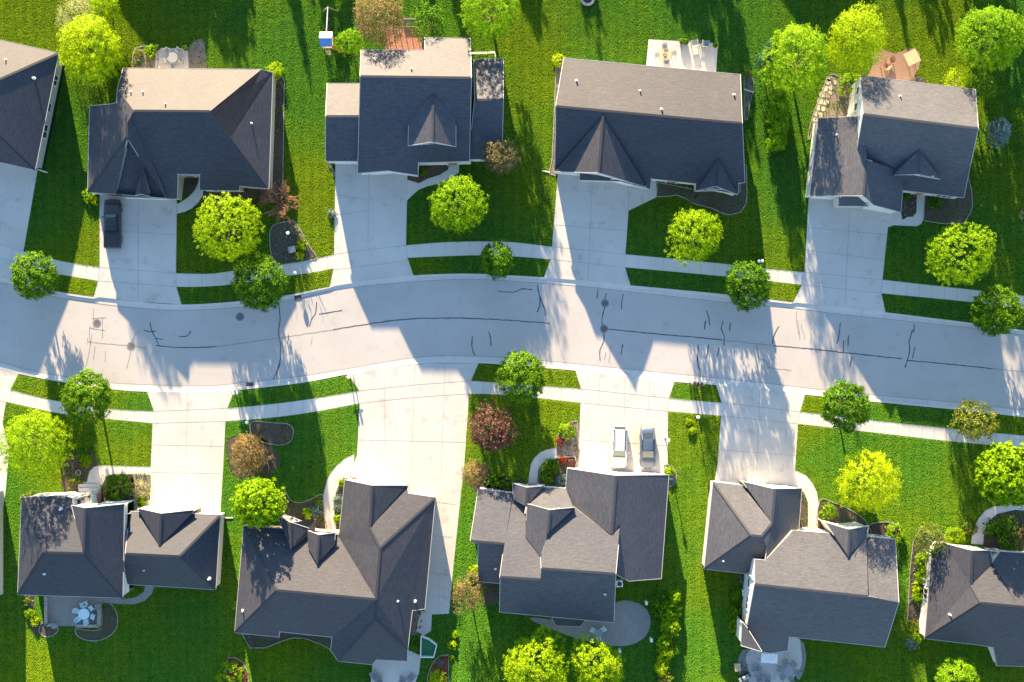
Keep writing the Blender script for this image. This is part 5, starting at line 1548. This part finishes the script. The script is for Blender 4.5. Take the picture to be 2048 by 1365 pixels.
# ------------------------------------------------------------------ posts, lamps, boxes at the kerb
def lamp(px, py, label, h=1.9, globes=1):
    root = empty('garden_lamp', P(px, py, LZ)); tag(root, label, 'lamp', 'garden lamp posts')
    MB().tube([(0, 0, 0), (0, 0, h)], .05, 8).build('pole', M['dark'], root)
    MB().lathe([(.10, 0), (.12, .06), (.05, .12)], (0, 0, 0), 10).build('base', M['dark'], root)
    for k in range(globes):
        dx = (k - (globes - 1) / 2) * .38
        MB().lathe([(.08, h), (.19, h + .12), (.21, h + .24), (.15, h + .38), (.04, h + .44)], (dx, 0, 0), 14).build('globe', M['white'], root, smooth=True)
    if globes > 1: MB().bar((-.25, 0, h), (.25, 0, h), .05, .05).build('arm', M['dark'], root)
lamp(582, 470, 'lamp post with pale head in the stony bed by the kerb tree')
lamp(501, 843, 'lamp post with white head at the top of the oval bed')
lamp(1391, 833, 'white-headed lamp post beside the two clipped yellow balls')
lamp(1514, 525, 'double-globe lamp at the pavement edge by a kerb tree', globes=2)
lamp(1331, 878, 'white lamp post at the right edge of the driveway with two cars', h=2.6)
lamp(594, 547, 'lone white globe at the lower pavement edge by the dense kerb tree', h=.9)
def mailbox(px, py, rz, n, label, mat='palewood'):
    root = empty('mailbox', P(px, py, LZ), rz); tag(root, label, 'mailbox', 'kerbside mailboxes')
    for k in range(n):
        x = (k - (n - 1) / 2) * .42
        MB().bar((x, 0, 0), (x, 0, 1.05), .11, .11).build('post', M[mat], root)
        bx = MB(); bx.box((x, 0, 1.12), (.24, .52, .16)); bx.tube([(x, -.26, 1.20), (x, .26, 1.20)], .12, 12)
        bo = bx.build('box', M['white' if mat == 'palewood' else 'dark'], root)
        MB().box((x + .14, .1, 1.28), (.02, .05, .18)).build('flag', M['tail'], bo)
    MB().box((0, 0, .98), (.42 * n + .3, .16, .06)).build('crossbar', M[mat], root)
mailbox(703, 752, .2, 2, 'twin pale mailboxes at the right end of the lower left verge')
mailbox(475, 784, .1, 2, 'twin pale mailboxes by the lower storm drain')
mailbox(1393, 769, -.1, 3, 'brown triple mailbox stand between two sunny driveways', 'wood')
o = empty('utility_box', P(585, 500, LZ), .2); tag(o, 'pale green utility box in the stony lamp bed', 'utility box')
MB().box((0, 0, .3), (.75, .65, .6)).build('cabinet', M['pool'], o, bevel=.03); MB().box((0, 0, .63), (.82, .72, .06)).build('lid', M['grey'], o)
# brick front steps at the slate-roofed house
o = empty('front_steps', P(178, 985, LZ)); tag(o, 'brick-edged concrete front steps of the slate-roofed house', 'steps')
for k in range(3):
    a = 158 + k * 2; MB().prism([P(a, 968 + k * 8), P(202 - k * 2, 968 + k * 8), P(202 - k * 2, 1004), P(a, 1004)], LZ, LZ + .17 * (k + 1)).build('step', M['walk'], o, P(178, 985, LZ))
MB().prism([P(200, 984), P(206, 984), P(206, 1006), P(200, 1006)], LZ, .95).build('cheek_wall', M['brick'], o, P(178, 985, LZ))
# garden stakes beside the round terrace
for x, y, l in ((1291, 1203, 'white post at the upper right of the round terrace'), (1301, 1277, 'white post at the lower right of the round terrace'), (1238, 1299, 'white post at the lower left of the round terrace')):
    o = empty('post', P(x, y, LZ)); tag(o, l, 'post', 'white terrace posts')
    MB().box((0, 0, .55), (.22, .3, 1.1)).build('shaft', M['trim'], o); MB().box((0, 0, 1.13), (.3, .4, .07)).build('cap', M['trim'], o)
# street light pole beyond the shaded driveway and the small tree stake
o = empty('sapling', P(1359, 980, LZ)) if False else None
# stone seat ring by the top edge
o = empty('fire_pit', P(1175, -2, LZ)); tag(o, 'round stone fire pit cut by the top edge', 'fire pit')
MB().lathe([(.85, 0), (.9, .35), (.62, .38), (.58, .1), (.02, .08)], (0, 0, 0), 24).build('stone_ring', M['stone'], o)
MB().disc((0, 0, .09), .56, .04, 20).build('ash', M['dark'], o)
# downspout ends lying on the grass
for (x0, y0, x1, y1, l) in ((75, 339, 95, 346, 'white downspout lying on the grass at the top left house'), (1084, 342, 1100, 345, 'white downspout end left of the long gabled house'), (442, 1036, 466, 1036, 'white downspout on the grass right of the garage wing'), (1488, 179, 1507, 185, 'white downspout at the right wall of the long gabled house'), (1337, 958, 1346, 958, 'white downspout stub at the garage corner of the dormer house')):
    b = MB().bar(P(x0, y0, .2), P(x1, y1, .17), .12, .1)
    tag(b.build('downspout', M['trim']), l, 'downspout', 'downspouts on the grass')

# ------------------------------------------------------------------ grass blades on every open patch of lawn
def inside(poly, X, Y):
    c = np.zeros(len(X), bool); n = len(poly); j = n - 1
    for i in range(n):
        xi, yi = poly[i]; xj, yj = poly[j]
        m = ((yi > Y) != (yj > Y))
        if abs(yj - yi) > 1e-9: c ^= m & (X < (xj - xi) * (Y - yi) / (yj - yi) + xi)
        j = i
    return c
# low plants and litter on the planted beds
for o, poly, mt in BEDS:
    mn, mx = poly.min(0), poly.max(0)
    n0 = int((mx - mn).prod() / PXM ** 2 * 8)
    px_ = rng.uniform(mn[0], mx[0], n0); py_ = rng.uniform(mn[1], mx[1], n0)
    k_ = inside(poly, px_, py_); px_, py_ = px_[k_], py_[k_]
    if len(px_) < 3: continue
    b = MB()
    for x, y in zip(px_, py_):
        c = P(x, y, .13); rr = random.uniform(.05, .22)
        for q in range(7):
            t = random.uniform(0, 6.28); e_ = random.uniform(.3, 1)
            d = Vector((math.cos(t) * e_, math.sin(t) * e_, random.uniform(.2, 1.0))) * rr
            s_ = Vector((-math.sin(t), math.cos(t), 0)) * rr * .22
            b.poly([c, c + d * .6 + s_, c + d, c + d * .6 - s_])
    tag(b.build('ground_cover', M[random.choice(('l_street', 'l_street', 'l_brown', 'l_blue'))], o), kind='stuff')
NBL = 5500000
gx = rng.uniform(-68, 68, NBL); gy = rng.uniform(-50, 50, NBL)
X = gx * PXM / (1 - LZ / HC) + 1024; Y = 682.5 - gy * PXM / (1 - LZ / HC)
ok = (Y < np.interp(X, NBe[:, 0], NBe[:, 1]) - 1.0) | (Y > np.interp(X, SBe[:, 0], SBe[:, 1]) + 1.0)
for poly in HARD:
    mn, mx = poly.min(0), poly.max(0)
    idx = np.where(ok & (X > mn[0]) & (X < mx[0]) & (Y > mn[1]) & (Y < mx[1]))[0]
    if len(idx): ok[idx] &= ~inside(poly, X[idx], Y[idx])
for poly in FOOT:
    c = poly.mean(0); p2 = c + (poly - c) * .94
    mn, mx = p2.min(0), p2.max(0)
    idx = np.where(ok & (gx > mn[0]) & (gx < mx[0]) & (gy > mn[1]) & (gy < mx[1]))[0]
    if len(idx): ok[idx] &= ~inside(p2, gx[idx], gy[idx])
gx, gy = gx[ok], gy[ok]; n = len(gx)
# mown blades: most are tilted away from the sun so the lit lawn looks brighter, the rest stand anyhow
sun_lean = rng.random(n) < .9
a = np.where(sun_lean, rng.normal(-np.pi / 2, .35, n), rng.uniform(0, 2 * np.pi, n)); tilt = np.where(sun_lean, rng.uniform(.5, .95, n), rng.uniform(.1, .7, n))
L = rng.uniform(.07, .13, n); W = rng.uniform(.018, .034, n)
v = np.empty((n, 3, 3))
ca, sa = np.cos(a), np.sin(a)
v[:, 0] = np.stack([gx - sa * W, gy + ca * W, np.full(n, LZ)], 1)
v[:, 1] = np.stack([gx + sa * W, gy - ca * W, np.full(n, LZ)], 1)
v[:, 2] = np.stack([gx + ca * L * np.sin(tilt), gy + sa * L * np.sin(tilt), LZ + L * np.cos(tilt)], 1)
me = bpy.data.meshes.new('grass')
me.vertices.add(n * 3); me.vertices.foreach_set('co', v.astype(np.float32).reshape(-1))
me.loops.add(n * 3); me.loops.foreach_set('vertex_index', np.arange(n * 3, dtype=np.int32))
me.polygons.add(n); me.polygons.foreach_set('loop_start', np.arange(0, n * 3, 3, dtype=np.int32))
me.update(calc_edges=True)
me.materials.append(M['grass'])
go = bpy.data.objects.new('grass', me); COL.objects.link(go)
tag(go, 'short mown grass covering the lawns and verges', 'grass', kind='stuff')
